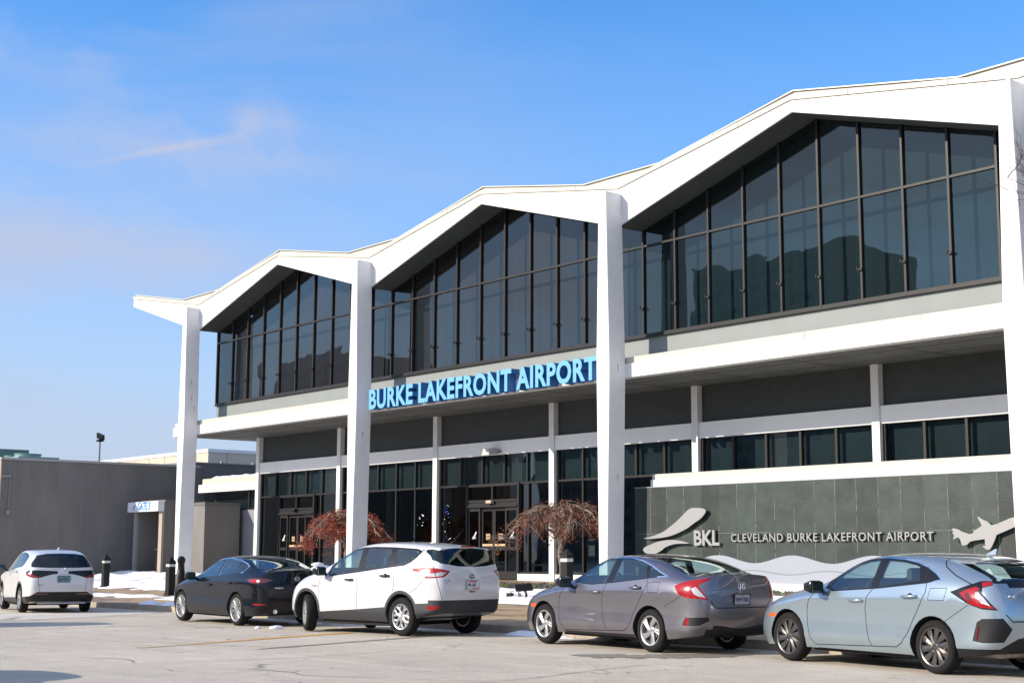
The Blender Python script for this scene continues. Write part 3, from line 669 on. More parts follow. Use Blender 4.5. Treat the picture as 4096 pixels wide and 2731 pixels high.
HATCH=dict(nm='parked_hatchback',label='light blue grey hatchback with dark alloy wheels, nearest car, cut by the right edge',W=1.80,wb=2.70,ra=.375,paint=P_HATCH,oa=R(-48),ox=-.1,
 at=(-10.86,16.34,170.9),wheel=dict(r=.325,rr=.232,rim='turbine',n=10,rimmat=M_RIMDARK),mirror=(1.95,1.01),handles=[(1.42,.845,1.17,.855),(.47,.92,.22,.93)],xseat=.92,xrear=.08,extra=hatch_extra,bulge=(.06,.06),
 cols=[dict(x=[-.86,-.93,-.98,-.95,-.90,-.80],z=[.30,.42,.64,.84,1.0,1.13],y=[.64,.72,.75,.72,.68,.62],zc=1.15,c5=.5),
  (-.80,1.05,1.17,1.19,.84,.79,.64,dict(z0=.27)),(-.55,1.09,1.25,1.32,.88,.84,.62,dict(z0=.24,c5=.2)),(-.25,1.11,1.34,1.42,.89,.855,.63,dict(c5=.2)),(.05,1.11,1.385,1.45,.90,.862,.66),(.42,1.07,1.41,1.465,.90,.872,.69),
  (.9,1.02,1.42,1.475,.90,.872,.70),(1.32,1.0,1.375,1.44,.90,.87,.71),(1.65,.99,1.24,1.31,.90,.865,.74),(1.97,.98,1.06,1.13,.90,.85,.76,dict(xc=.12)),(2.3,.94,1.0,1.05,.90,.84,.74,dict(xc=.05)),(2.7,.88,.93,.98,.895,.83,.71),
  (3.1,.79,.84,.89,.86,.79,.66),dict(x=[3.35,3.40,3.40,3.36,3.31,3.27],z=[.19,.32,.5,.62,.71,.77],y=[.72,.76,.77,.74,.70,.62],zc=.81),
  dict(x=[3.45,3.53,3.56,3.51,3.45,3.39],z=[.19,.31,.48,.58,.65,.70],y=[.48,.53,.54,.52,.48,.44],zc=.72)],
 ops=[('S',[(2.15,.25),(2.22,.34),(2.27,.52),(2.27,.70),(2.23,.82),(2.10,.95),(1.94,1.08),(1.81,1.21),(1.57,1.33),(1.33,1.395),(.93,1.41),(.61,1.40),(.35,1.36),(.16,1.30),(.10,1.10),(.09,.99),(.18,.83),(.31,.65),(.41,.48),(.52,.35),(.62,.295)],'door',P_HATCH),
  ('S',[(1.92,1.08),(1.80,1.20),(1.57,1.33),(1.33,1.39),(.93,1.41),(.61,1.395),(.35,1.355),(.16,1.30),(-.0,1.22),(-.14,1.135),(.0,1.11),(.10,1.09),(.9,1.01),(1.05,1.0),(1.79,.955),(1.95,1.0)],'window_trim',M_GLOSSBLACK),
  ('S',[(1.93,1.08),(1.80,1.20),(1.57,1.325),(1.33,1.382),(.93,1.40),(.61,1.387),(.35,1.345),(.17,1.292),(-.0,1.215),(-.13,1.135),(.0,1.11)],'chrome_strip',M_CHROME,dict(w=.018)),
  ('S',[(1.82,1.02),(1.67,1.17),(1.45,1.29),(1.22,1.35),(1.01,1.37),(1.06,1.02),(1.79,.975)],'door_window',M_GLASSCAR),
  ('S',[(.86,1.365),(.60,1.35),(.39,1.315),(.30,1.29),(.22,1.12),(.92,1.03)],'door_window',M_GLASSCAR),
  ('S',[(2.15,.25),(2.22,.34),(2.27,.52),(2.27,.70),(2.23,.82),(2.06,1.0)],'gap',M_GAP,dict(w=.011)),
  ('S',[(.97,1.39),(1.02,1.0),(1.11,.90),(1.15,.74),(1.14,.56),(1.12,.45),(1.06,.29)],'gap',M_GAP,dict(w=.011)),
  ('S',[(.17,1.29),(.10,1.10),(.09,.99),(.18,.83),(.31,.65),(.41,.48),(.52,.35),(.62,.295),(2.15,.25)],'gap',M_GAP,dict(w=.011)),
  ('S',[(.02,1.03),(-.24,1.04),(-.21,.89),(.05,.89),(.02,1.03)],'gap',M_GAP,dict(w=.007,left=1)),
  ('S',[(-.02,1.40),(-.03,1.36),(-.10,1.29),(-.30,1.19),(-.60,1.08)],'gap',M_GAP,dict(w=.012)),
  ('S',[(3.14,.62),(2.95,.64),(2.97,.585),(3.13,.58)],'side_marker',M_AMBER),('S',[(2.1,.21),(.38,.21),(.38,.17),(2.1,.17)],'side_skirt',M_BLACKTRIM),
  ('F',[(-.62,1.12),(.62,1.12),(.58,1.37),(-.58,1.37)],'windshield',M_GLASSCAR,dict(xmin=1.2,nx=.1)),
  ('R',[(.68,1.10),(-.68,1.10),(-.58,1.36),(.58,1.36)],'window_trim',M_GLOSSBLACK,dict(nx=.1)),
  ('R',[(.62,1.13),(-.62,1.13),(-.52,1.345),(.52,1.345)],'rear_window',M_GLASSCAR,dict(nx=.1)),
  ('O',[(-.36,.995),(-.17,1.07),(.01,1.13),(.14,1.13),(.14,1.08),(.02,1.05),(.01,.99),(.10,.88),(.19,.79),(.01,.80),(-.11,.84),(-.19,.88)],'tail_light',M_GLOSSBLACK),
  ('O',[(.02,1.115),(.13,1.12),(.13,1.085),(.02,1.06)],'red_lens',M_RED),
  ('O',[(-.25,.985),(-.13,1.04),(-.05,1.065),(-.01,1.04),(-.06,1.00),(.06,.88),(.16,.81),(.0,.82),(-.11,.85),(-.16,.88)],'red_lens',M_RED),
  ('O',[(-.20,.975),(-.15,.995),(-.10,.91),(-.14,.88)],'inner_lens',M_REDDARK),
  ('O',[(-.07,.995),(-.03,1.0),(.05,.91),(.10,.84),(.0,.87),(-.05,.93)],'reversing_lens',M_CLEAR),
  ('O',[(-.12,.43),(-.06,.65),(.0,.69),(.24,.70),(.34,.57),(.24,.42),(-.00,.41)],'bumper_vent',M_BLACKTRIM),('O',[(-.08,.44),(-.045,.60),(-.025,.60),(-.05,.44)],'reflector',M_REDDARK),
  ('O',[(-.35,.33),(.19,.34),(.40,.46),(.6,.5),(.6,.20),(-.35,.20)],'rear_valance',M_BLACKTRIM),
  ('R',[(.5,1.10),(-.5,1.10),(-.5,1.05),(.5,1.05)],'light_bar',M_GLOSSBLACK),
  ('R',[(.42,.94),(-.42,.94),(-.34,.72),(.34,.72)],'black_panel',P_HATCH),('R',[(.66,.74),(.58,.66),(-.58,.66),(-.66,.74)],'gap',M_GAP,dict(w=.014)),('S',[(-.20,.64),(-.40,.75),(-.58,.85)],'gap',M_GAP,dict(w=.008))])
def suv_extra(root):
    bm=B(); prism(bm,[(-.45,1.66),(-.80,1.625),(-.815,1.60),(-.74,1.585),(-.45,1.62)],'y',-.62,.62)
    for v in bm.verts: v.co.z-=.06*abs(v.co.y/.62)**2.5; v.co.x+=.05*abs(v.co.y/.62)**2
    bmesh.ops.bevel(bm,geom=bm.edges[:],offset=.008,segments=2,affect='EDGES')
    sp=ob('spoiler',bm,P_SUV,root,40)
    bm=B(); box(bm,-.825,-.805,-.17,.17,1.588,1.618,.006); ob('high_brake_light',bm,M_RED,root)
    bm=B(); tube(bm,[(-.42,0,1.66),(-.46,0,1.70),(-.72,0,1.93)],[.012,.006,.003],6); lathe(bm,[(0,1.70),(.03,1.69),(.045,1.66)],12,'z',c=(-.42,0,0)); ob('roof_antenna',bm,M_BLACKTRIM,root,True)
    plate(root,-1.012,.06,.92,.0,'PIN 3467','ohio')
    bm=B(); lathe(bm,[(0,.0),(.05,.0),(.07,.006),(.075,.012)],28,'x')
    for v in bm.verts: v.co.z*=.48; v.co.x*=-1
    o=ob('emblem',bm,mat('emblem blue',(.01,.02,.07),.2,coat=1),root,True,loc=(-.985,.06,1.075))
    bm=B(); tube(bm,[(-.006,.072*math.cos(a),.034*math.sin(a)) for a in [2*math.pi*k/24 for k in range(25)]],.004,6,False); ob('emblem_ring',bm,M_CHROME,o)
    bm=text_mesh('Ford',.045,.003,.95); text_place(bm,Matrix(((0,0,-1,-.013),(-1,0,0,.042),(0,1,0,-.012),(0,0,0,1)))); ob('emblem_lettering',bm,M_CHROME,o)
    badge(root,'lettering','ESCAPE',.036,mat('badge grey',(.25,.25,.27),.3,.8),.74,.99,-.955,sx=1.25)
    badge(root,'lettering','S FWD',.022,mat('badge grey',(.25,.25,.27),.3,.8),.72,.955,-.957,sx=1.2)
    bm=B(); prism(bm,[(-.955,1.045),(-.99,1.04),(-.99,1.03),(-.955,1.025)],'y',-.38,.50); ob('tailgate_trim',bm,P_SUV,root)
    bm=B(); box(bm,-.995,-.955,-.02,.12,.785,.815,.008); ob('tailgate_latch',bm,M_BLACKTRIM,root)
    bm=B(); box(bm,2.34,2.48,.905,.925,.855,.875,.005); ob('fender_vent',bm,M_CHROME,root)
    bm=B(); tube(bm,[(-.74,.10,1.30),(-.80,.03,1.28),(-.72,-.02,1.50)],[.02,.012,.006],6); ob('rear_wiper',bm,M_BLACKTRIM,root)
CLADP=[(3.24,.30),(3.24,.38),(2.24,.38),(1.18,.45),(.40,.51),(-.36,.585),(-.80,.605),(-1.2,.66),(-1.2,.1),(3.24,.1)]
SUV=dict(nm='parked_crossover',label='white compact crossover with grey cladding, front wheels turned and PIN 3467 plate',W=1.84,wb=2.69,ra=.385,paint=P_SUV,oa=R(-44),ox=-.1,dz=.03,clad_arch=True,dd=.12,seatz=.52,xdash=1.75,
 at=(-22.42,16.30,188.0),wheel=dict(r=.345,rr=.222,rim='cover',n=7,rimmat=M_RIM),mirror=(2.10,1.14),handles=[(1.50,.99,1.28,.99),(.53,1.07,.29,1.075)],hmat=M_GLOSSBLACK,xseat=1.05,xrear=.15,extra=suv_extra,steer=R(-30),bulge=(.05,.08),zz=dict(z0=.24,z1=.42,z2=.72,z3=1.0),
 cols=[dict(x=[-.86,-.90,-.95,-.95,-.90,-.76],z=[.42,.54,.74,1.02,1.27,1.52],y=[.66,.74,.77,.74,.71,.60],zc=1.56,c5=.2),
  (-.76,1.28,1.56,1.60,.86,.79,.60,dict(z0=.40,c5=.2)),(-.45,1.30,1.60,1.64,.905,.83,.62,dict(z0=.34,c5=.2)),(0,1.28,1.635,1.68,.92,.85,.655),(.42,1.24,1.65,1.695,.92,.87,.68),(.9,1.18,1.65,1.70,.92,.875,.69),
  (1.32,1.14,1.61,1.66,.92,.875,.70),(1.65,1.12,1.49,1.56,.92,.872,.72),(2.0,1.08,1.31,1.39,.92,.865,.755,dict(xc=.06)),(2.28,1.05,1.17,1.23,.92,.855,.78,dict(xc=.12)),(2.6,1.01,1.08,1.13,.915,.84,.76,dict(xc=.04)),(2.95,.94,1.01,1.06,.90,.82,.72),
  dict(x=[3.20,3.24,3.24,3.20,3.16,3.10],z=[.24,.40,.62,.78,.88,.95],y=[.76,.80,.80,.78,.74,.66],zc=1.0),
  dict(x=[3.38,3.46,3.48,3.44,3.38,3.30],z=[.24,.38,.58,.73,.84,.90],y=[.54,.60,.60,.58,.54,.48],zc=.94)],
 ops=[('S',[(2.18,.24),(2.24,.38),(2.29,.62),(2.29,.85),(2.24,1.04),(2.08,1.13),(2.0,1.30),(1.70,1.49),(1.47,1.56),(1.20,1.60),(.9,1.615),(.37,1.605),(.30,1.56),(.22,1.26),(.17,1.10),(.17,.91),(.21,.80),(.40,.58),(.43,.30)],'door',P_SUV),
  ('S',[(2.10,1.10),(2.05,1.25),(1.92,1.36),(1.70,1.485),(1.47,1.555),(1.22,1.588),(.9,1.60),(.37,1.59),(-.20,1.56),(-.36,1.515),(-.28,1.41),(-.18,1.32),(-.03,1.255),(.2,1.235),(1.1,1.135),(2.0,1.04)],'window_trim',M_GLOSSBLACK),
  ('S',[(2.02,1.18),(1.98,1.08),(1.90,1.325),(1.70,1.45),(1.47,1.525),(1.23,1.56),(1.21,1.155),(1.95,1.07)][0:1]+[(1.92,1.31),(1.70,1.45),(1.47,1.525),(1.23,1.56),(1.21,1.155),(1.97,1.07)],'door_window',M_GLASSCAR),
  ('S',[(1.08,1.57),(.43,1.56),(.34,1.23),(1.02,1.16)],'door_window',M_GLASSCAR),
  ('S',[(.29,1.555),(-.20,1.53),(-.30,1.495),(-.24,1.41),(-.15,1.33),(-.02,1.28),(.20,1.265)],'quarter_window',M_GLASSCAR),
  ('S',CLADP,'side_cladding',M_CLAD),
  ('S',[(2.18,.24),(2.24,.38),(2.29,.62),(2.29,.85),(2.24,1.04)],'gap',M_GAP,dict(w=.010)),
  ('S',[(1.16,1.13),(1.18,.99),(1.18,.82),(1.20,.61),(1.17,.43),(1.06,.26)],'gap',M_GAP,dict(w=.010)),
  ('S',[(.30,1.58),(.22,1.26),(.17,1.10),(.17,.91),(.21,.80)],'gap',M_GAP,dict(w=.010)),
  ('S',[(-.23,.78),(-.39,.85),(-.62,1.04)],'gap',M_GAP,dict(w=.007)),
  ('S',[(3.3,.98),(3.02,.99),(3.05,.90),(3.3,.80)],'headlight',M_CLEAR),('S',[(3.16,.97),(3.02,.98),(3.03,.93),(3.14,.88)],'side_marker',M_AMBER),
  ('F',[(-.66,1.20),(.66,1.20),(.58,1.56),(-.58,1.56)],'windshield',M_GLASSCAR,dict(xmin=1.2,nx=.1)),
  ('R',[(-1.0,.655),(1.0,.655),(1.0,.2),(-1.0,.2)],'rear_bumper',M_CLAD,dict(nx=.2)),
  ('R',[(.66,1.545),(.30,1.575),(0,1.58),(-.30,1.575),(-.66,1.545),(-.74,1.36),(-.70,1.30),(-.35,1.25),(0,1.24),(.35,1.25),(.70,1.30),(.74,1.36)],'rear_window',M_GLASSDARK,dict(nx=.1)),
  ('O',[(-.44,1.20),(-.23,1.225),(-.03,1.22),(.12,1.20),(.25,1.165),(.19,1.10),(.14,1.06),(.00,1.045),(-.19,1.035),(-.26,1.11),(-.33,1.15),(-.42,1.16)],'tail_light',M_RED),
  ('O',[(-.19,1.125),(-.01,1.13),(.07,1.15),(.19,1.145),(.11,1.085),(-.0,1.07),(-.15,1.062)],'reversing_lens',M_CLEAR),
  ('O',[(-.16,.55),(.09,.56),(.04,.50),(-.14,.48)],'reflector',M_RED),
  ('O',[(-.06,1.27),(.0,1.05),(.06,.85),(.11,.665)],'gap',M_GAP,dict(w=.010))])
def mazda_extra(root):
    badge(root,'lettering','MAZDA3',.038,M_CHROME,.52,.775,-1.04,sx=1.2)
    bm=B(); ring=[(0,.055*math.cos(a),.043*math.sin(a)) for a in [2*math.pi*k/24 for k in range(25)]]; tube(bm,ring,.006,6,False)
    tube(bm,[(0,.048,.016),(0,.02,.012),(0,0,-.012),(0,-.02,.012),(0,-.048,.016)],.005,6); tube(bm,[(0,.05,-.01),(0,.02,-.02),(0,0,-.012),(0,-.02,-.02),(0,-.05,-.01)],.004,6)
    ob('emblem',bm,M_CHROME,root,loc=(-1.085,.02,.97))
    for s in (1,-1):
        bm=B(); lathe(bm,[(.045,-.02),(.048,-.03),(.040,-.03),(.036,.08)],20,'x'); ob('exhaust_tip',bm,M_CHROME,root,True,loc=(-.98,s*.47,.31))
MAZDA=dict(nm='parked_sedan',label='black sedan with thin silver spoke wheels and a lump of snow on its tail',W=1.795,wb=2.725,ra=.375,paint=P_MAZDA,oa=R(-30),ox=-.3,
 at=(-27.82,15.96,177.8),wheel=dict(r=.33,rr=.235,rim='multi',n=10,rimmat=M_RIM),mirror=(1.92,1.0),handles=[(1.37,.82,1.12,.82),(.41,.87,.16,.88)],xseat=.85,xrear=.05,extra=mazda_extra,
 cols=[dict(x=[-.93,-1.0,-1.04,-1.02,-1.0,-.98],z=[.28,.42,.66,.88,1.0,1.10],y=[.62,.70,.73,.70,.66,.60],zc=1.15,c5=.6),
  (-.90,1.02,1.10,1.155,.82,.77,.64,dict(z0=.25,c5=.6)),(-.70,1.03,1.12,1.18,.865,.81,.64,dict(z0=.22,c5=.4)),(-.36,1.05,1.22,1.28,.88,.84,.62),(0,1.06,1.33,1.38,.897,.858,.64),(.4,1.05,1.39,1.44,.897,.868,.675),
  (.85,1.02,1.405,1.46,.897,.87,.69),(1.28,1.0,1.35,1.41,.897,.868,.70),(1.6,.98,1.19,1.27,.897,.86,.73),(1.92,.97,1.05,1.11,.897,.85,.76,dict(xc=.12)),(2.25,.93,.99,1.04,.897,.84,.74,dict(xc=.05)),(2.7,.88,.93,.98,.89,.83,.71),
  (3.1,.80,.85,.90,.86,.79,.66),dict(x=[3.35,3.40,3.41,3.38,3.34,3.29],z=[.19,.32,.5,.64,.73,.79],y=[.70,.74,.75,.73,.69,.6],zc=.84),
  dict(x=[3.47,3.55,3.58,3.56,3.50,3.42],z=[.19,.31,.48,.60,.69,.75],y=[.48,.53,.54,.52,.48,.44],zc=.78)],
 ops=[('S',[(2.10,.24),(2.2,.5),(2.2,.75),(2.05,.98),(1.75,1.10),(1.52,1.25),(1.21,1.36),(.86,1.395),(.56,1.395),(.26,1.36),(.14,1.30),(.08,1.08),(.05,.95),(.2,.78),(.40,.50),(.45,.34),(.55,.24)],'door',P_MAZDA),
  ('S',[(1.80,1.05),(1.74,1.09),(1.52,1.24),(1.21,1.345),(.86,1.388),(.56,1.388),(.23,1.358),(-.06,1.285),(-.23,1.22),(-.17,1.10),(.1,1.065),(.85,1.0),(1.7,.965)],'window_trim',M_GLOSSBLACK),
  ('S',[(1.76,1.05),(1.72,1.08),(1.52,1.23),(1.21,1.338),(.86,1.38),(.56,1.38),(.23,1.35),(-.06,1.28),(-.22,1.215),(-.165,1.10),(-.10,1.085)],'chrome_strip',M_CHROME,dict(w=.022)),
  ('S',[(1.70,1.04),(1.52,1.19),(1.23,1.30),(.86,1.35),(.92,1.02),(1.65,.985)],'door_window',M_GLASSCAR),
  ('S',[(.70,1.36),(.36,1.35),(.13,1.305),(.14,1.09),(.77,1.03)],'door_window',M_GLASSCAR),
  ('S',[(.09,1.285),(-.17,1.215),(-.11,1.10),(.10,1.085)],'quarter_window',M_GLASSCAR),
  ('S',[(.75,1.36),(.83,1.02)],'chrome_strip',M_CHROME,dict(w=.016)),
  ('S',[(2.10,.24),(2.2,.5),(2.2,.75),(2.05,.98)],'gap',M_GAP,dict(w=.010)),('S',[(.86,1.0),(.98,.85),(1.0,.6),(.95,.26)],'gap',M_GAP,dict(w=.010)),
  ('S',[(.08,1.07),(.05,.95),(.2,.78),(.40,.50),(.45,.34),(.55,.24),(2.10,.24)],'gap',M_GAP,dict(w=.010)),
  ('F',[(-.62,1.11),(.62,1.11),(.56,1.36),(-.56,1.36)],'windshield',M_GLASSCAR,dict(xmin=1.2,nx=.1)),
  ('R',[(.66,1.17),(-.66,1.17),(-.54,1.40),(.54,1.40)],'window_trim',M_GLOSSBLACK,dict(nx=.08)),
  ('R',[(.62,1.18),(-.62,1.18),(-.50,1.375),(.50,1.375)],'rear_window',M_GLASSCAR,dict(nx=.08)),
  ('O',[(-.51,.955),(-.41,.98),(-.28,.985),(-.09,.975),(.07,.955),(-.09,.90),(-.34,.875),(-.46,.91)],'tail_light',M_REDDARK),
  ('O',[(-.47,.955),(-.36,.965),(-.25,.95),(-.30,.89),(-.44,.915)],'red_lens',M_RED),('O',[(-.30,.945),(-.24,.945),(-.24,.91),(-.30,.91)],'inner_lens',M_CLEAR),
  ('O',[(-.36,.47),(-.11,.47),(-.11,.44),(-.35,.44)],'reflector',M_RED),
  ('R',[(.60,.60),(.50,.55),(-.50,.55),(-.60,.60)],'gap',M_GAP,dict(w=.012)),('R',[(.62,.30),(-.62,.30),(-.62,.22),(.62,.22)],'rear_valance',M_BLACKTRIM)])
def hrv_extra(root):
    badge(root,'lettering','HR-V',.05,mat('badge grey',(.25,.25,.27),.3,.8),.62,.70,-.975,sx=1.2)
    fin(root,-.15,1.60,P_HRV)
    plate(root,-1.02,-.02,.86,-.1,'JCA 9314','green')
    bm=B(); pr=[(-.055,.045),(-.045,-.045),(.045,-.045),(.055,.045)]
    for s in (-1,1): tube(bm,[(0,s*.030,.04),(0,s*.017,0),(0,s*.024,-.04)],.0075,6)
    tube(bm,[(0,-.018,0),(0,.018,0)],.007,6); ob('emblem',bm,M_CHROME,root,loc=(-.975,-.02,1.10))
    bm=B(); tube(bm,[(-.70,-.02,1.20),(-.62,-.02,1.22),(-.55,.40,1.38)],[.02,.012,.006],6); ob('rear_wiper',bm,mat('wiper grey',(.12,.12,.12),.5),root)
    bm=B(); box(bm,-.965,-.93,-.60,.60,.235,.275,.01); ob('skid_trim',bm,mat('satin silver',(.35,.35,.36),.4,.6),root)
HRV=dict(nm='parked_crossover',label='pearl white crossover seen from behind, leftmost car, cut by the left edge',W=1.84,wb=2.655,ra=.39,paint=P_HRV,oa=R(-20),ox=-.1,dz=.02,clad_arch=True,dd=.1,seatz=.5,
 at=(-37.86,15.22,169.3),wheel=dict(r=.335,rr=.225,rim='star',n=5,rimmat=M_RIM),mirror=(2.0,1.12),handles=[(1.42,.97,1.20,.97),(.48,1.02,.26,1.03)],xseat=.95,xrear=.1,extra=hrv_extra,bulge=(.06,.06),zz=dict(z0=.23,z1=.40,z2=.70,z3=.98),
 cols=[dict(x=[-.88,-.95,-.97,-.95,-.90,-.72],z=[.30,.44,.66,.94,1.13,1.36],y=[.70,.76,.79,.76,.72,.60],zc=1.40,c5=.2),
  (-.72,1.16,1.45,1.49,.87,.81,.60,dict(z0=.28,c5=.2)),(-.4,1.19,1.53,1.575,.90,.84,.62,dict(c5=.2)),(0,1.18,1.56,1.605,.92,.855,.65),(.42,1.16,1.575,1.62,.92,.87,.68),(.9,1.12,1.575,1.62,.92,.875,.69),
  (1.32,1.10,1.51,1.57,.92,.872,.70),(1.65,1.08,1.36,1.44,.92,.868,.73),(1.97,1.06,1.19,1.26,.92,.86,.76,dict(xc=.1)),(2.25,1.03,1.11,1.16,.92,.85,.77,dict(xc=.05)),(2.65,1.0,1.06,1.11,.915,.84,.75),(3.0,.94,1.0,1.05,.89,.81,.70),
  dict(x=[3.28,3.32,3.32,3.30,3.27,3.22],z=[.24,.38,.6,.78,.88,.95],y=[.74,.78,.78,.76,.72,.64],zc=1.0),
  dict(x=[3.44,3.52,3.54,3.52,3.48,3.42],z=[.24,.38,.58,.73,.84,.90],y=[.54,.60,.60,.58,.54,.48],zc=.93)],
 ops=[('S',[(2.15,.24),(2.24,.6),(2.2,.95),(1.95,1.10),(1.6,1.38),(1.2,1.50),(.6,1.53),(.2,1.50),(-.05,1.40),(-.02,1.16),(.05,.95),(.35,.62),(.42,.3)],'door',P_HRV),
  ('S',[(1.95,1.08),(1.6,1.36),(1.2,1.50),(.6,1.535),(.2,1.51),(-.10,1.44),(-.16,1.36),(-.12,1.22),(.0,1.17),(1.0,1.10),(1.9,1.045)],'window_trim',M_GLOSSBLACK),
  ('S',[(1.82,1.12),(1.58,1.33),(1.2,1.47),(.92,1.50),(.95,1.13),(1.8,1.08)],'door_window',M_GLASSCAR),('S',[(.84,1.505),(.5,1.50),(.15,1.47),(-.04,1.40),(-.02,1.22),(.12,1.185),(.88,1.135)],'door_window',M_GLASSDARK),
  ('S',[(3.3,.30),(2.2,.33),(1.2,.36),(.3,.38),(-.3,.40),(-.62,.42),(-1.2,.46),(-1.2,.1),(3.3,.1)],'side_cladding',M_CLAD),
  ('S',[(2.15,.24),(2.24,.6),(2.2,.95)],'gap',M_GAP,dict(w=.010)),('S',[(.90,1.10),(1.0,.9),(1.0,.5),(.95,.3)],'gap',M_GAP,dict(w=.010)),('S',[(-.05,1.17),(.05,.95),(.35,.62),(.42,.4)],'gap',M_GAP,dict(w=.010)),
  ('F',[(-.62,1.19),(.62,1.19),(.58,1.50),(-.58,1.50)],'windshield',M_GLASSCAR,dict(xmin=1.2,nx=.1)),
  ('R',[(-.62,.54),(.62,.54),(.78,.44),(1.0,.36),(1.0,.15),(-1.0,.15),(-1.0,.36),(-.78,.44)],'rear_bumper',M_BLACKTRIM,dict(nx=.2)),
  ('R',[(.60,1.46),(.35,1.50),(0,1.51),(-.35,1.50),(-.60,1.46),(-.74,1.26),(-.76,1.16),(-.4,1.145),(.4,1.145),(.76,1.16),(.74,1.26)],'rear_window',M_GLASSDARK,dict(nx=.08)),
  ('O',[(-.60,1.03),(-.52,1.08),(-.30,1.085),(.22,1.06),(.30,1.0),(.10,.98),(-.06,.94),(-.22,.89),(-.42,.90),(-.56,.95)],'tail_light',M_GLOSSBLACK),
  ('O',[(-.58,1.0),(-.50,1.03),(-.42,.97),(-.22,.93),(-.20,.905),(-.42,.915),(-.55,.955)],'red_lens',M_RED),('O',[(-.53,1.0),(-.47,1.05),(-.42,1.0),(-.47,.96)],'inner_lens',M_CLEAR),
  ('R',[(.68,.50),(.36,.50),(.36,.47),(.68,.47)],'reflector',M_REDDARK,dict(mir=1,nx=.2)),
  ('R',[(.62,.98),(.60,.75),(.56,.55)],'gap',M_GAP,dict(w=.010,mir=1))])

P_MAZDA.node_tree.nodes['Principled BSDF'].inputs['Specular IOR Level'].default_value=.15
# ================================================================ materials of the place
M_WHITE=mat('white painted concrete',(.66,.655,.63),.6,var=.06,vscale=1.6,bump=.05,bscale=40)
M_COL=mat('white column paint',(.75,.75,.74),.55,var=.05,vscale=2.5)
M_CREAM=mat('cream metal coping',(.50,.475,.40),.5,var=.05,vscale=3)
M_BAND=mat('light grey render band',(.215,.235,.228),.6,var=.05,vscale=1.5)
M_LBAND=mat('pale grey fascia band',(.86,.86,.85),.6,var=.03,vscale=1.5)
M_DARKP=mat('dark grey panel',(.035,.040,.040),.6,var=.12,vscale=3)
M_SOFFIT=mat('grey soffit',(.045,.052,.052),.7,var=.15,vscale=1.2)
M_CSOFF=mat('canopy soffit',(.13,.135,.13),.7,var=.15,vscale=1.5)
M_FRAME=mat('dark bronze window frame',(.020,.0185,.018),.45,.2,spec=.35)
M_GLASS=glass_mat('tinted upper glazing',(.28,.345,.375),.065,.012,wave=.009,wscale=.6)
M_GLASSLOW=glass_mat('tinted lower glazing',(.29,.325,.34),.085,.01,wave=.004,wscale=.6)
M_BACKPAN=mat('blind behind glazing',(.088,.125,.125),.8,var=.15,vscale=.8,stretch=(6,1,.15))
M_BACKDK=mat('blind behind glazing, darker',(.20,.195,.20),.8,var=.15,vscale=.8,stretch=(6,1,.15))
M_INT=mat('interior wall',(.16,.15,.14),.8,var=.2,vscale=.7)
M_INTF=mat('interior floor',(.14,.12,.10),.5)
M_BLUE=mat('sign letter face',(.125,.36,.60),.45)
M_BLUE2=mat('sign letter return',(.006,.12,.34),.45)
M_BRUSH=mat('brushed aluminium',(.27,.27,.265),.5,.15)
M_WAVE=mat('painted wave panel',(.29,.31,.355),.45,.05)
M_STEEL=mat('grey steel',(.30,.31,.32),.45,.6)
M_BLACK=mat('black painted metal',(.006,.007,.007),.5,spec=.3)
M_SNOW=mat('snow',(.86,.87,.90),.65,bump=.9,bscale=22,var=.07,vscale=5)
def slate():
    m=mat('green slate cladding',(.11,.135,.125),.5)
    nt=m.node_tree; b=nt.nodes['Principled BSDF']; N=nt.nodes.new; L=nt.links.new; tc=nt.nodes['Texture Coordinate']
    sp=N('ShaderNodeSeparateXYZ'); L(tc.outputs['Object'],sp.inputs[0])
    # each slab its own tone: white noise on the slab number
    dv=N('ShaderNodeMath'); dv.operation='DIVIDE'; L(sp.outputs['X'],dv.inputs[0]); dv.inputs[1].default_value=.578
    fl=N('ShaderNodeMath'); fl.operation='FLOOR'; L(dv.outputs[0],fl.inputs[0])
    wn=N('ShaderNodeTexWhiteNoise'); wn.noise_dimensions='1D'; L(fl.outputs[0],wn.inputs['W'])
    n1=N('ShaderNodeTexNoise'); n1.inputs['Scale'].default_value=2.0; n1.inputs['Detail'].default_value=8; n1.inputs['Roughness'].default_value=.65; L(tc.outputs['Object'],n1.inputs['Vector'])
    n2=N('ShaderNodeTexNoise'); n2.inputs['Scale'].default_value=26; n2.inputs['Detail'].default_value=4; L(tc.outputs['Object'],n2.inputs['Vector'])
    cr=N('ShaderNodeValToRGB'); cr.color_ramp.elements[0].position=.3; cr.color_ramp.elements[0].color=(.003,.009,.0075,1); cr.color_ramp.elements[1].position=.72; cr.color_ramp.elements[1].color=(.029,.047,.038,1)
    a=N('ShaderNodeMath'); a.operation='MULTIPLY_ADD'; L(n2.outputs['Fac'],a.inputs[0]); a.inputs[1].default_value=.35; L(n1.outputs['Fac'],a.inputs[2])
    a2=N('ShaderNodeMath'); a2.operation='MULTIPLY_ADD'; L(wn.outputs['Value'],a2.inputs[0]); a2.inputs[1].default_value=.30; L(a.outputs[0],a2.inputs[2])
    a3=N('ShaderNodeMath'); a3.operation='SUBTRACT'; L(a2.outputs[0],a3.inputs[0]); a3.inputs[1].default_value=.33
    L(a3.outputs[0],cr.inputs[0]); L(cr.outputs[0],b.inputs['Base Color'])
    bp=N('ShaderNodeBump'); bp.inputs['Strength'].default_value=.3; bp.inputs['Distance'].default_value=.01; L(n2.outputs['Fac'],bp.inputs['Height']); L(bp.outputs[0],b.inputs['Normal'])
    return m
M_SLATE=slate()
M_GROUT=mat('pale joint',(.20,.21,.19),.8,var=.6,vscale=5)
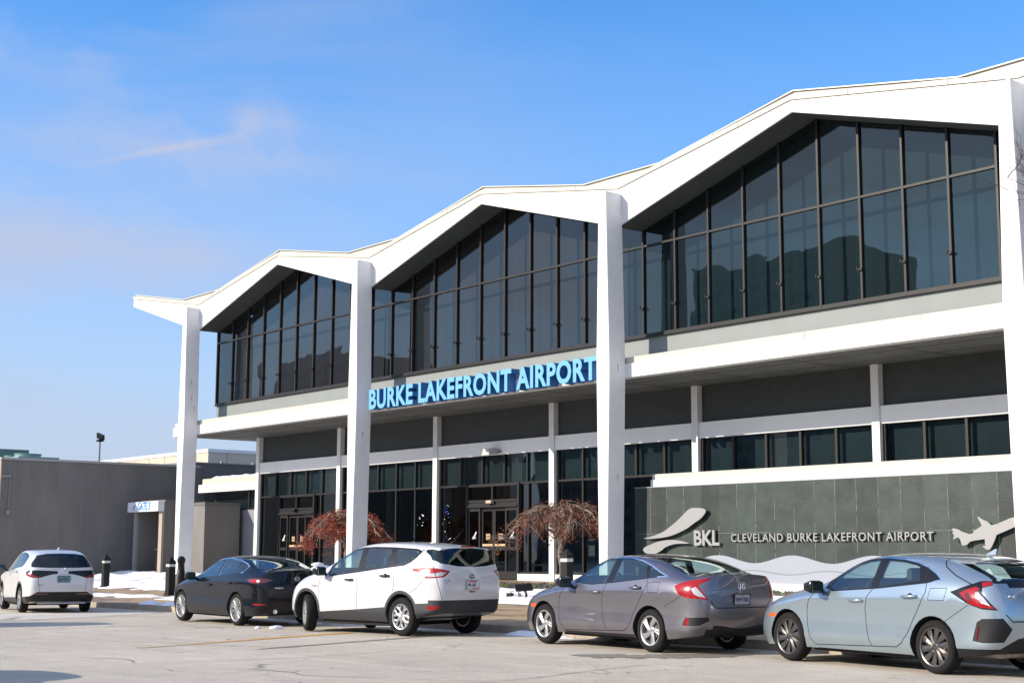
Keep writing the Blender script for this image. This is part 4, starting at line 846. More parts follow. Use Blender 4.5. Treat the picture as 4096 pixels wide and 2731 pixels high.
M_CONC=mat('weathered concrete, streaked',(.17,.163,.155),.85,var=.14,vscale=1.4,bump=.3,bscale=25,stretch=(.9,.9,.35))
M_CONCL=mat('tan concrete',(.34,.29,.235),.8,var=.12,vscale=2)
M_BEIGE=mat('beige panel wall',(.52,.43,.33),.7,var=.06,vscale=1)
def ground_mat(name,col,kind):
    m=mat(name,col,.82); nt=m.node_tree; b=nt.nodes['Principled BSDF']; N=nt.nodes.new; L=nt.links.new; tc=nt.nodes['Texture Coordinate']
    def noise_(sc,de=6,ro=.6,st=None,di=0):
        n=N('ShaderNodeTexNoise'); n.inputs['Scale'].default_value=sc; n.inputs['Detail'].default_value=de; n.inputs['Roughness'].default_value=ro; n.inputs['Distortion'].default_value=di
        if st:
            mp=N('ShaderNodeMapping'); mp.inputs['Scale'].default_value=st; L(tc.outputs['Object'],mp.inputs[0]); L(mp.outputs[0],n.inputs['Vector'])
        else: L(tc.outputs['Object'],n.inputs['Vector'])
        return n.outputs['Fac']
    def mr(v,a,b_,c,d):
        q=N('ShaderNodeMapRange'); q.inputs[1].default_value=a; q.inputs[2].default_value=b_; q.inputs[3].default_value=c; q.inputs[4].default_value=d; L(v,q.inputs[0]); return q.outputs[0]
    def mul(a,b_):
        q=N('ShaderNodeMath'); q.operation='MULTIPLY'; L(a,q.inputs[0])
        if isinstance(b_,float): q.inputs[1].default_value=b_
        else: L(b_,q.inputs[1])
        return q.outputs[0]
    big=mr(noise_(.22,5,.6,(1,1.6,1)),.3,.7,.86,1.12); mid=mr(noise_(1.7,6,.7),.3,.7,.90,1.09); fine=mr(noise_(48,4,.85),.3,.7,.52,1.46)
    f=mul(mul(big,mid),fine)
    if kind=='lot':
        streak=mr(noise_(.5,6,.65,(.5,3.2,1),.4),.55,.75,1,1.22); f=mul(f,streak)   # pale salt-dried streaks along the lane
        # cracks: distorted voronoi cell edges, only here and there
        vo=N('ShaderNodeTexVoronoi'); vo.feature='DISTANCE_TO_EDGE'; vo.inputs['Scale'].default_value=.33
        nv=N('ShaderNodeTexNoise'); nv.inputs['Scale'].default_value=1.6; nv.inputs['Detail'].default_value=7; L(tc.outputs['Object'],nv.inputs['Vector'])
        ad=N('ShaderNodeVectorMath'); ad.operation='MULTIPLY_ADD'; L(nv.outputs['Color'],ad.inputs[0]); ad.inputs[1].default_value=(1.3,1.3,0); L(tc.outputs['Object'],ad.inputs[2]); L(ad.outputs[0],vo.inputs['Vector'])
        ck=mr(vo.outputs['Distance'],.0,.008,1,0); ck=mul(ck,mr(noise_(.6,2),.45,.55,0,1))
        wet=mr(noise_(.9,5,.6,(.35,2.5,1),.5),.66,.72,0,1)
        dk=N('ShaderNodeMath'); dk.operation='MAXIMUM'; L(mul(ck,.72),dk.inputs[0]); L(mul(wet,.26),dk.inputs[1])
        inv=mr(dk.outputs[0],0,1,1,0); f=mul(f,inv)
    if kind=='walk':
        wet=mr(noise_(.8,6,.6,(.5,1.6,1),.6),.50,.58,1,.62); f=mul(f,wet)
        rg=mr(wet,.6,1,.35,.85); L(rg,b.inputs['Roughness'])
    sc=N('ShaderNodeVectorMath'); sc.operation='SCALE'; sc.inputs[0].default_value=col; L(f,sc.inputs['Scale']); L(sc.outputs[0],b.inputs['Base Color'])
    bp=N('ShaderNodeBump'); bp.inputs['Strength'].default_value=.5; bp.inputs['Distance'].default_value=.012; L(noise_(70,3,.8),bp.inputs['Height']); L(bp.outputs[0],b.inputs['Normal'])
    return m
M_LOT=ground_mat('dry salt-bleached asphalt',(.505,.445,.355),'lot')
M_WALK=ground_mat('damp tan concrete walk',(.38,.27,.165),'walk')
M_PLAZA=ground_mat('plaza ground',(.20,.165,.12),'walk')
M_KERB=mat('kerb concrete',(.34,.29,.22),.85,var=.2,vscale=3,bump=.3,bscale=30)
# ================================================================ ground
def gz(x): return .0035*(max(-70,min(30,x))+11)
def pz(x,y):
    pts=[(17.6,.13),(20,.16),(22.5,.22),(24.0,.40),(25.2,.575),(28,.655),(60,.66)]
    z=pts[-1][1]
    for (a,za),(b,zb) in zip(pts,pts[1:]):
        if y<=b: z=za+(zb-za)*max(0,(y-a)/(b-a)); break
    t=max(0,min(1,(y-17.6)/6)); return z+gz(x)*(1-t)
def sheet(name,xs,ys,zf,m,**k):
    bm=B(); g=[[bm.verts.new((x,y,zf(x,y))) for x in xs] for y in ys]
    for j in range(len(ys)-1):
        for i in range(len(xs)-1): bm.faces.new((g[j][i],g[j][i+1],g[j+1][i+1],g[j+1][i]))
    return tag(ob(name,bm,m,smooth=True),None,kind=k.get('kind','structure'))
sheet('parking_lot',[-2500,-70,30,2500],[-2500,-60,17.62],lambda x,y:gz(x),M_LOT)
sheet('plaza',[-2500,-90,-70]+[-60+6*i for i in range(15)]+[40,2500],[17.70,18.5,19.5,20.3,21.2,22,22.5,23.2,24,24.6,25.2,26,27,28,60,2500],pz,M_PLAZA)
def wz(x,y): return pz(x,y)+.006
sheet('sidewalk',[-90,-70]+[-60+4*i for i in range(25)]+[60],[17.71,18.5,19.5,20.3,21.2,22,22.5],wz,M_WALK)
sheet('entrance_path',[-52,-46,-40,-36,-32.2,-31.0],[25.0,25.6,26.4,27,28.3],wz,M_WALK)
bm=B()
for i in range(60):
    x0,x1=-90+2.5*i,-90+2.5*(i+1)-.012
    z0,z1=gz(x0),gz(x1)
    vs=box(bm,x0,x1,17.60,17.715,-.25,0,0)
    for v in vs: v.co.z = (gz(v.co.x)-.1) if v.co.z<-.1 else pz(v.co.x,17.7)+.012
kb=ob('kerb',bm,M_KERB); tag(kb,None,kind='structure')
# faded yellow line
bm=B(); pts=[(-21.9,10.2),(-22.35,11.43),(-22.86,12.75),(-23.42,14.1),(-23.9,15.4)]
for a,b_ in zip(pts,pts[1:]):
    w_=.10; bm.faces.new([bm.verts.new((p[0]+s*w_,p[1]+s*w_*.3,gz(p[0])+.006)) for p,s in ((a,-1),(a,1),(b_,1),(b_,-1))])
def worn():
    m=mat('worn yellow paint',(.42,.24,.045),.8); nt=m.node_tree; N=nt.nodes.new; L=nt.links.new; b=nt.nodes['Principled BSDF']; tc=nt.nodes['Texture Coordinate']
    n=N('ShaderNodeTexNoise'); n.inputs['Scale'].default_value=7; n.inputs['Detail'].default_value=9; n.inputs['Roughness'].default_value=.75; L(tc.outputs['Object'],n.inputs['Vector'])
    r=N('ShaderNodeMapRange'); r.inputs[1].default_value=.42; r.inputs[2].default_value=.56; sy=N('ShaderNodeSeparateXYZ'); L(tc.outputs['Object'],sy.inputs[0]); fy=N('ShaderNodeMapRange'); fy.inputs[1].default_value=11; fy.inputs[2].default_value=15; fy.inputs[3].default_value=-.06; fy.inputs[4].default_value=.34; L(sy.outputs['Y'],fy.inputs[0]); ad=N('ShaderNodeMath'); ad.operation='ADD'; L(n.outputs['Fac'],ad.inputs[0]); L(fy.outputs[0],ad.inputs[1]); L(ad.outputs[0],r.inputs[0]); 
    mx=N('ShaderNodeMix'); mx.data_type='RGBA'; mx.inputs[6].default_value=(.47,.40,.30,1); mx.inputs[7].default_value=(.56,.27,.025,1); L(r.outputs[0],mx.inputs[0]); L(mx.outputs[2],b.inputs['Base Color']); return m
tag(ob('road_marking',bm,worn()),None,kind='structure')
# pale concrete apron across the lane, and a dark patched seam
def poly(name,pts,m,dz=.005):
    bm=B(); bm.faces.new([bm.verts.new((x,y,gz(x)+dz)) for x,y in pts]); return tag(ob(name,bm,m),None,kind='structure')
poly('concrete_apron',[(-33.0,10.0),(-33.1,12.0),(-33.75,14.3),(-35.0,16.2),(-35.6,17.3),(-37.5,16.0),(-36.95,13.5),(-36.6,10.0)],ground_mat('pale concrete apron',(.60,.55,.475),'lot'))
def dampm():
    m=mat('damp asphalt',(.22,.195,.155),.6,var=.25,vscale=9); return m
def ragged(name,spine,wd,seed,m,dz=.0055):
    rng=random.Random(seed); L_=[];R_=[]; sp=catmull([Vector((x,y,0)) for x,y in spine],12)
    for i,p in enumerate(sp):
        q=sp[min(i+1,len(sp)-1)]-sp[max(i-1,0)]; n=Vector((-q.y,q.x,0)).normalized(); t=i/(len(sp)-1); w_=wd*min(1,6*t,6*(1-t))+.004
        L_.append(p+n*w_*(.5+rng.uniform(-.22,.22))); R_.append(p-n*w_*(.5+rng.uniform(-.22,.22)))
    bm=B(); l=[bm.verts.new((p.x,p.y,gz(p.x)+dz)) for p in L_]; r=[bm.verts.new((p.x,p.y,gz(p.x)+dz)) for p in R_]
    for i in range(len(l)-1): bm.faces.new((l[i],l[i+1],r[i+1],r[i]))
    return tag(ob(name,bm,m),None,kind='structure')
MD=dampm(); MC=mat('dark crack filler',(.24,.21,.175),.9,var=.3,vscale=20)  # MC: one darker tone for the crack strips
ragged('damp_seam',[(-20.4,11.4),(-20.9,12.8),(-21.5,14.5),(-22.2,16.4)],.17,1,MD)
ragged('damp_patch',[(-16.5,14.4),(-15.6,14.9),(-15.3,15.6),(-14.9,16.6)],.75,2,MD)
ragged('damp_patch',[(-11.6,16.2),(-10.6,16.0),(-9.6,16.3)],.35,6,MD)
for i,sp in enumerate(([(-29.4,9.8),(-29.0,11.5),(-28.9,13.0),(-28.6,14.6)],[(-24.6,10.3),(-23.1,11.0),(-21.6,11.5),(-20.4,12.1)],[(-18.6,9.0),(-18.4,10.4),(-18.5,11.8),(-18.9,13.2)],[(-17.2,9.0),(-16.2,9.5),(-15.5,9.4),(-14.6,10.0)],[(-13.4,9.6),(-13.5,11.0),(-14.0,12.6),(-14.4,14.2)],[(-12.2,8.0),(-11.2,8.4),(-10.2,9.1),(-9.2,9.2)],[(-27.4,11.9),(-27.1,13.2),(-27.5,14.9)],[(-10.4,10.8),(-9.7,11.9),(-9.8,13.4)],[(-31.5,10.5),(-30.2,14.2),(-29.8,16.9)],[(-20.5,8.4),(-19.6,8.9),(-18.8,8.7)])):
    ragged('asphalt_crack',sp,.016 if i%3 else .024,20+i,MC)
def snow(name,x0,x1,y0,y1,zf,thick,seed,th=.0,res=.16,sc=.5,edge=.6,sx=1.0,label=None):
    bm=B(); nx=int((x1-x0)/res)+1; ny=int((y1-y0)/res)+1; g={}
    for j in range(ny+1):
        for i in range(nx+1):
            x=x0+(x1-x0)*i/nx; y=y0+(y1-y0)*j/ny
            e=min((x-x0),(x1-x),(y-y0),(y1-y))/edge; e=min(1,e)
            h=noise.fractal(Vector((x*sc*sx,y*sc,seed)),1,2,5)*.9+.35-th
            h=min(h,e*1.2-.25)
            h2=noise.fractal(Vector((x*3.1,y*3.1,seed+5)),1,2,3)*.25
            g[i,j]=(x,y,h,zf(x,y)+thick*(min(h,.5)*1.6+h2*max(0,min(h*3,1)))-.01)
    vm={}
    for j in range(ny):
        for i in range(nx):
            q=[(i,j),(i+1,j),(i+1,j+1),(i,j+1)]
            if max(g[k][2] for k in q)<0: continue
            for k in q:
                if k not in vm: vm[k]=bm.verts.new((g[k][0],g[k][1],g[k][3] if g[k][2]>-.03 else zf(g[k][0],g[k][1])-.03))
            bm.faces.new([vm[k] for k in q])
    o=ob(name,bm,M_SNOW,smooth=True); tag(o,label,kind='stuff'); return o
snow('snow_cover',-58,-37,21.9,26.6,pz,.16,1,.02,edge=.7,sc=.7,res=.12)
snow('snow_cover',-37,-8,22.7,24.95,pz,.10,2,-.45,edge=.35)
snow('snow_patch',-50,-36,19.3,20.6,wz,.10,3,.22,res=.1,sx=.6,sc=1.1)
snow('snow_patch',-38.5,-33.0,17.75,18.35,wz,.13,4,.08,res=.08,sc=1.3,edge=.3)
snow('snow_patch',-46,-37,22.0,23.2,pz,.10,9,.05)
snow('snow_patch',-28.5,-23.5,16.2,17.58,lambda x,y:gz(x),.08,12,.45,res=.1,sc=1.1,edge=.3)
snow('snow_patch',-22.0,-17.5,17.2,17.58,lambda x,y:gz(x),.12,14,.15,res=.08,sc=1.3,edge=.2)
# planting bed: dark gravel with grass tufts at its edge
def bedz(x,y): return pz(x,y)+.02+.03*noise.noise(Vector((x*4,y*4,0)))
xs=[-40+.25*i for i in range(97)]; sheet('planting_bed',xs,[24.9+.2*i for i in range(8)],bedz,mat('dark gravel mulch',(.07,.06,.05),.9,var=.6,vscale=30,bump=1,bscale=60),kind='structure')
bm=B()
for i in range(2600):
    x=random.uniform(-39.5,-17); y=random.uniform(24.95,26.3); s=random.uniform(.015,.04); z=bedz(x,y)+s*.3
    r=bmesh.ops.create_icosphere(bm,subdivisions=1,radius=s,matrix=Matrix.Translation((x,y,z)))
    for v in r['verts']: v.co+=Vector((random.uniform(-1,1),random.uniform(-1,1),random.uniform(-1,1)))*s*.25
tag(ob('gravel',bm,mat('gravel stones',(.10,.085,.07),.85,var=.7,vscale=9)),'dark brown gravel in the bed along the building',kind='stuff')
bm=B()
for i in range(5200):
    x=random.uniform(-39.5,-20); y=24.95+abs(random.gauss(0,.13)); z=pz(x,y); h=random.uniform(.05,.13); a=random.uniform(0,6.28); w_=.006
    if noise.noise(Vector((x*.9,0,3)))<-.05: continue
    d=Vector((math.cos(a),math.sin(a),0)); l=Vector((random.uniform(-.04,.04),random.uniform(-.04,.04),h))
    p=Vector((x,y,z)); bm.faces.new([bm.verts.new(p-d*w_),bm.verts.new(p+d*w_),bm.verts.new(p+l)])
tag(ob('grass',bm,mat('winter grass',(.12,.16,.04),.8,var=.4,vscale=4)),'short green winter grass at the bed edge',kind='stuff')

# ================================================================ terminal building
XC=[-50.70+11.69*i for i in range(6)]     # column centres
XC=[-50.72,-39.03+.10,-27.34+.06,-15.65,-3.96,7.73]
XC=[-50.75,-38.95,-27.31,-15.64,-3.95,7.74]
YF=25.0; YB=25.55; YG=26.42; YW=28.40
T=thing('terminal_building','long white modernist terminal with folded gable roof and tall dark windows','building',(XC[1],YF,.6))
TO=Vector(T.location)
def tob(name,bm,m,parent=None,smooth=False):
    """built in world coordinates, parented to the terminal (or one of its parts, whose origin is the terminal's)"""
    bmesh.ops.translate(bm,vec=-TO,verts=bm.verts[:]); return ob(name,bm,m,parent or T,smooth)
def colprof():
    # z, left x, right x  relative to the column centre
    return [(.40,-.21,.115),(1.45,-.20,.11),(5.9,-.26,.22),(6.3,-.26,.22),(10.66,-.15,.125)]
for xc in XC[:5]:
    bm=B(); pr=colprof(); rings=[]
    for z,l,r in pr:
        rings.append([bm.verts.new(p) for p in ((xc+l,YF,z),(xc+r,YF,z),(xc+r,YF+.56,z+.0),(xc+l,YF+.56,z))])
    for a,b in zip(rings,rings[1:]):
        for k in range(4): bm.faces.new((a[k],a[(k+1)%4],b[(k+1)%4],b[k]))
    bm.faces.new(rings[-1]); bmesh.ops.recalc_face_normals(bm,faces=bm.faces[:])
    bmesh.ops.bevel(bm,geom=[e for e in bm.edges],offset=.012,segments=1,affect='EDGES')
    tob('column',bm,M_COL)
    bm=B(); box(bm,xc-.36,xc+.30,YF-.12,YF+.7,.2,pz(xc,YF)+.07,.02); tob('column_base',bm,mat('column base concrete',(.09,.09,.09),.8))
# gable frames (the white concrete bents) and roof
half=5.845
def zbot(x):
    xm=min(XC,key=lambda c:abs(c-x)); d=abs(x-xm); return 9.85+(11.50-9.85)*d/half
def ztop(x):
    xm=min(XC,key=lambda c:abs(c-x)); d=abs(x-xm); return 10.80+(11.77-10.80)*d/half
def bayx(i): return XC[i],(XC[i]+XC[i+1])/2,XC[i+1]
E=.45
def quadstrip(bm,pts_low,pts_high,y0,y1,mi=0):
    lo0=[bm.verts.new((x,y0,z)) for x,z in pts_low]; hi0=[bm.verts.new((x,y0,z)) for x,z in pts_high]
    lo1=[bm.verts.new((x,y1,z)) for x,z in pts_low]; hi1=[bm.verts.new((x,y1,z)) for x,z in pts_high]
    fs=[]
    for i in range(len(lo0)-1):
        fs+=[bm.faces.new((lo0[i],lo0[i+1],hi0[i+1],hi0[i])),bm.faces.new((lo1[i+1],lo1[i],hi1[i],hi1[i+1])),bm.faces.new((hi0[i],hi0[i+1],hi1[i+1],hi1[i])),bm.faces.new((lo0[i+1],lo0[i],lo1[i],lo1[i+1]))]
    for k in (0,-1): fs.append(bm.faces.new((lo0[k],hi0[k],hi1[k],lo1[k])))
    for f in fs: f.material_index=mi
    bmesh.ops.recalc_face_normals(bm,faces=fs); return fs
tipx=XC[0]-half
nodes=[(tipx,11.50,11.80)]+sum([[ (XC[i],9.82,10.80),((XC[i]+XC[i+1])/2,11.50,11.77)] for i in range(5)],[])+[(XC[5],9.82,10.80)]
for i in range(len(nodes)-1):
    a,b=nodes[i],nodes[i+1]
    bm=B(); quadstrip(bm,[(a[0],a[1]),(b[0],b[1])],[(a[0],a[2]),(b[0],b[2])],YB,YB+.05); tob('gable_frame',bm,M_WHITE)
# soffit panels (dark, sloping) from behind the frame to beyond the glazing
for i in range(len(nodes)-1):
    a,b=nodes[i],nodes[i+1]
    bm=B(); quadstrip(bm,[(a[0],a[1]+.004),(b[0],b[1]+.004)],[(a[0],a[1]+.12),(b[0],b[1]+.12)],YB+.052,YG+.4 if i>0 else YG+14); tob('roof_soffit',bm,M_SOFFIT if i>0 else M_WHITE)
# fascia strip + flat-valley coping behind it
for i in range(len(nodes)-1):
    a,b=nodes[i],nodes[i+1]
    bm=B(); quadstrip(bm,[(a[0],a[2]+.016),(b[0],b[2]+.016)],[(a[0],a[2]+.13),(b[0],b[2]+.13)],YB-.03,YB+.5); 
    tob('roof_fascia',bm,M_CREAM)
hl=[(tipx,11.93,11.86)]
prof=[(tipx,11.98)]
def zc_(x):
    xm=min(XC,key=lambda c:abs(c-x)); d=abs(x-xm); return max(11.20,10.93+(12.00-10.93)*d/half)
kx=1.45
for i in range(6):
    prof+=[(XC[i]-kx,11.20),(XC[i]+kx,11.20)]
    if i<5: prof.append(((XC[i]+XC[i+1])/2,12.00))
low=[(x,max(min(z-.26, 10.80+(11.77-10.80)*abs(x-min(XC,key=lambda c:abs(c-x)))/half+.13),10.9)) for x,z in prof]
bm=B(); quadstrip(bm,low,prof,YB+.12,YB+18); tob('roof_deck',bm,M_CREAM)
bm=B(); quadstrip(bm,[(x,z+.012) for x,z in prof],[(x,z+.035) for x,z in prof],YB+.06,YB+.35); tob('roof_coping',bm,mat('white metal drip edge',(.60,.59,.54),.4,.1))
# panel joints on fascia
bm=B()
for i in range(5):
    for t in (.0,.28,.72,1.0):
        for (xa,za,xb,zb) in ((XC[i],10.80,XC[i]+half,11.77),(XC[i]+half,11.77,XC[i+1],10.80)):
            x=xa+(xb-xa)*t; z=za+(zb-za)*t
            if t in (0,1) and not (t==1 and xb>xa and False): continue
            box(bm,x-.008,x+.008,YB-.034,YB-.028,z+.005,z+.128)
tob('fascia_joint',bm,mat('dark fascia joint',(.25,.24,.21),.8))['kind']='stuff'  # joints in a darker tone than the fascia
# upper glazing, bay by bay
def glaz(name,xs,zlo,zhi_fn,tr,y,fm,gm,backm,backd=.25,w_=.055,parent=None,dep=.10,bottoms=True,hooks=False):
    """curtain wall: mullions at xs, transom at tr, one pane per opening"""
    fr=B()
    for x in xs: 
        zt=zhi_fn(x); box(fr,x-w_/2,x+w_/2,y-dep/2,y+dep/2,zlo,zt+.02)
    for a,b in zip(xs,xs[1:]):
        for z in ([tr] if tr else [])+([zlo+w_/2] if bottoms else []):
            box(fr,a+w_/2,b-w_/2,y-dep/2+.006,y+dep/2-.006,z-w_/2,z+w_/2)
    F=tob(name,fr,fm,parent)
    for a,b in zip(xs,xs[1:]):
        segs=[(zlo+w_,tr-w_/2),(tr+w_/2,None)] if tr else [(zlo+w_,None)]
        for s0,s1 in segs:
            bm=B(); x0,x1=a+w_/2,b-w_/2
            if s1 is None:
                xm=[x0]+[q for q in PK if x0<q<x1]+[x1]; top=[(q,zhi_fn(q)) for q in xm]
                pts=[(x0,s0),(x1,s0)]+top[::-1]
            else: pts=[(x0,s0),(x1,s0),(x1,s1),(x0,s1)]
            bm.faces.new([bm.verts.new((px,y+.01+random.uniform(-.002,.002),pz_)) for px,pz_ in pts])
            rr=random.uniform(-.004,.004)
            for v in bm.verts: v.co.y+= (v.co.x-x0)*rr
            tob('pane',bm,gm,F)
    return F
M_GLASSG=glass_mat('grey tinted upper glazing',(.29,.30,.325),.06,.012,wave=.009,wscale=.6)
PK=[(XC[i]+XC[i+1])/2 for i in range(5)]
ZB=7.03
for i in range(5):
    x0=XC[i]; xs=[x0+.62+1.166*k for k in range(10)]
    if i==0: xs=[-50.72,-49.52,-48.35,-47.18,-46.0,-44.84,-43.67,-42.49,-41.34,-40.15]
    if i==1: xs=[-40.05+1.1667*k for k in range(11)]; xs[-1]=-28.45
    if i==2: xs=[-28.40]+[-27.27+1.166*k for k in range(10)]
    if i>2: xs=[x0-1.0+1.166*k for k in range(11)]
    F=glaz('upper_window',xs,ZB,lambda x:zbot(x)+.01,9.40,YG,M_FRAME,M_GLASS if i>=2 else M_GLASSG,None)
    hk=B()
    for x in xs[1:-1]:
        box(hk,x-.045,x+.05,YG-.10,YG-.052,ZB+.69,ZB+.74); box(hk,x-.075,x-.05,YG-.12,YG-.06,ZB+.70,ZB+.77)
    tob('window_stay',hk,M_BLACK,F)['kind']='stuff'
    # blind / back wall just inside the glazing
    bm=B(); xa,xb=xs[0],xs[-1]; pk=PK[i]
    top=[(xa,zbot(xa)),(pk,zbot(pk)),(xb,zbot(xb))]
    fs=[bm.verts.new((x,YG+.55,z)) for x,z in [(xa,ZB),(xb,ZB)]+top[::-1]]; bm.faces.new(fs); tob('interior_blind',bm,M_BACKPAN if i>=2 else M_BACKDK)
# band below the glazing and the low roof behind the canopy
bm=B(); box(bm,-50.74,8,YG+.02,YG+.30,6.25,ZB-.003); tob('sill_band',bm,M_BAND)
bm=B(); box(bm,-50.76,8,YG-.07,YG+.02,ZB-.045,ZB-.004); tob('sill_flashing',bm,M_FRAME)
# left end wall of the upper storey
bm=B(); prism(bm,[(YG+.05,6.3),(YG+14,6.3),(YG+14,9.9),(YG+.05,9.9)],'x',-50.74,-50.60); tob('end_wall',bm,M_BACKDK)
# canopy slab
bm=B(); box(bm,-52.53,8,YB,YB+.30,5.87,6.215); tob('canopy_fascia',bm,M_WHITE)
bm=B(); box(bm,-52.50,8,YB+.06,YB+.36,6.218,6.39,.006); tob('canopy_coping',bm,M_CREAM)
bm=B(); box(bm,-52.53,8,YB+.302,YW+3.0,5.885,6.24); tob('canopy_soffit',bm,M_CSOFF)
bm=B()
for i in range(20): 
    x=-52.3+3.1*i; box(bm,x-.006,x+.006,YB+.054,YB+.0595,6.22,6.385); 
tob('coping_joint',bm,mat('coping joint',(.35,.33,.28),.8))['kind']='stuff'
bm=B()
for i in range(21):
    x=-51.2+2.9*i; box(bm,x-.01,x+.01,YB+.32,YW-.02,5.878,5.884)
for y in (26.6,27.6): box(bm,-52.4,8,y-.01,y+.01,5.8785,5.8838)
tob('soffit_joint',bm,mat('soffit joint',(.06,.06,.06),.9))['kind']='stuff'
# ground storey: posts, dark panels, pale band, glazing
XP=[-50.70+5.853*i for i in range(10)]
for i,x in enumerate(XP):
    bm=B(); box(bm,x-.11,x+.11,YW-.16,YW+.08,.55,5.88); tob('post',bm,M_COL)
for i in range(9):
    a,b=XP[i]+.11,XP[i+1]-.11
    bm=B(); box(bm,a,b,YW+.02,YW+.12,4.90,5.88); tob('dark_panel',bm,M_DARKP)
    bm=B(); box(bm,a,b,YW-.10,YW+.10,4.48,4.898); tob('fascia_band',bm,M_LBAND)
LW=lambda z: (lambda x:z)
M_TRB=mat('teal film behind transom',(.13,.195,.205),.8,var=.12,vscale=1.5)
for i in range(9):
    bm=B(); box(bm,XP[i]+.12,XP[i+1]-.12,YW+.16,YW+.18,3.60,4.46); tob('transom_blind',bm,M_TRB)
doorx=[(-49.10,-46.60),(-37.35,-34.78)]
for i in range(9):
    a,b=XP[i]+.15,XP[i+1]-.15
    n=5; xs=[a+(b-a)*k/n for k in range(n+1)]
    if i>=4:
        glaz('ribbon_window',xs,3.53,LW(4.48),None,YW,M_FRAME,M_GLASSLOW,None,w_=.07)
        if i>4: 
            bm=B(); box(bm,a-.15,b+.15,YW+.02,YW+.2,.6,3.53); tob('base_wall',bm,M_BAND)
        else:
            xl=[a,a+1.05,a+1.9]; glaz('entry_window',xl,.86,LW(3.53),None,YW,M_FRAME,M_GLASSLOW,None,w_=.07)
        continue
    glaz('transom_window',xs,3.545,LW(4.48),None,YW,M_FRAME,M_GLASSLOW,None,w_=.06)
    if i in (0,2):
        d0,d1=doorx[0 if i==0 else 1]
        for q0,q1,nn in ((a,d0-.03,1),(d1+.03,b,2)):
            xq=[q0+(q1-q0)*k/nn for k in range(nn+1)]
            if nn==2: xq[1]=q0+.40
            glaz('storefront_window',xq,.86,LW(3.54),None,YW,M_FRAME,M_GLASSLOW,None,w_=.06)
            bm=B(); box(bm,q0,q1,YW-.13,YW+.05,.58,.855); tob('base_wall',bm,M_COL)
        # door set
        D=B(); 
        for x in (d0,d1): box(D,x-.04,x+.04,YW-.09,YW+.07,.64,3.60)
        for z in (3.55,3.07,2.96): box(D,d0+.04,d1-.04,YW-.085,YW+.065,z-.035,z+.035)
        box(D,d0+.04,d1-.04,YW-.12,YW+.06,2.87,2.93); box(D,d0+.04,d1-.04,YW-.06,YW+.03,2.995,3.03); xm=(d0+d1)/2; box(D,xm-.03,xm+.03,YW-.08,YW+.06,3.10,3.52)
        DR=tob('door_frame',D,M_FRAME)
        for q0,q1 in ((d0+.04,xm-.03),(xm+.03,d1-.04)):
            bm=B(); bm.faces.new([bm.verts.new(p) for p in ((q0,YW,3.1),(q1,YW,3.1),(q1,YW,3.52),(q0,YW,3.52))]); tob('pane',bm,M_GLASSLOW,DR)
        wd=(d1-d0-.08)/4; leafg=glass_mat('door glass',(.10,.11,.11),.05)
        for k in range(4):
            l0=d0+.04+wd*k+.006; l1=l0+wd-.012; yy=YW-(.03 if k in (0,3) else -.03)
            bm=B()
            box(bm,l0,l0+.07,yy-.025,yy+.025,.68,2.86); box(bm,l1-.07,l1,yy-.025,yy+.025,.68,2.86)
            for z0,z1 in ((.68,.92),(1.56,1.66),(2.76,2.86)): box(bm,l0+.07,l1-.07,yy-.024,yy+.024,z0,z1)
            lf=tob('door_leaf',bm,M_FRAME,DR)
            for z0,z1 in ((.92,1.56),(1.66,2.76)):
                bm=B(); bm.faces.new([bm.verts.new(p) for p in ((l0+.07,yy,z0),(l1-.07,yy,z0),(l1-.07,yy,z1),(l0+.07,yy,z1))]); tob('pane',bm,leafg,lf)
            xc=(l0+l1)/2
            if k in (1,2):
                bm=B(); box(bm,xc-.10,xc+.10,yy-.012,yy-.004,1.88,1.97); box(bm,xc-.10,xc+.10,yy-.012,yy-.004,1.985,2.06); tob('door_notice',bm,mat('tan notice',(.50,.34,.20),.6),lf)
                bm=B(); 
                for q in (2.0,2.035,1.90,1.925,1.95): box(bm,xc-.08,xc+.08,yy-.014,yy-.0122,q-.006,q+.006)
                tob('notice_lines',bm,mat('notice brown',(.12,.06,.03),.6),lf)
                bm=B(); box(bm,l0+.05,l1-.05,yy-.034,yy-.026,1.68,1.75); tob('push_plate',bm,mat('tan notice',(.50,.34,.20),.6),lf)
            else:
                wm=mat('white vinyl',(.75,.75,.75),.5); bm=B()
                LG=[(-.13,.02),(-.05,.05),(.02,.12),(.07,.19),(.11,.20),(.12,.17),(.07,.10),(.0,.05),(-.06,.02)]
                prism(bm,[(xc+u*.9,1.93+v) for u,v in LG],'y',yy-.010,yy-.006); prism(bm,[(xc+u*.9,1.93+v) for u,v in [(-.13,-.02),(-.07,.01),(.0,.02),(.05,0),(0,0),(-.05,-.01),(-.09,-.03)]],'y',yy-.010,yy-.006)
                tob('door_emblem',bm,wm,lf)
                for s_,sz,px,pz_ in (('BKL',.06,-.01,1.945),('AIRPORT',.03,-.03,1.905)):
                    bm=text_mesh(s_,sz,.002); text_place(bm,Matrix(((1,0,0,xc+px),(0,0,-1,yy-.008),(0,1,0,pz_),(0,0,0,1)))); tob('door_lettering',bm,wm,lf)
            if k in (1,2):
                bm=B(); hx=l1-.035 if k==1 else l0+.035; box(bm,hx-.02,hx+.02,yy-.06,yy-.025,1.60,1.68,.005); tob('handle',bm,M_CHROME,lf)
        bm=B(); box(bm,xm-.14,xm+.14,YW-.24,YW-.10,2.98,3.08,.03)
        tob('door_sensor',bm,mat('beige sensor',(.45,.38,.28),.5) if i==2 else M_BLACK,DR)
    else:
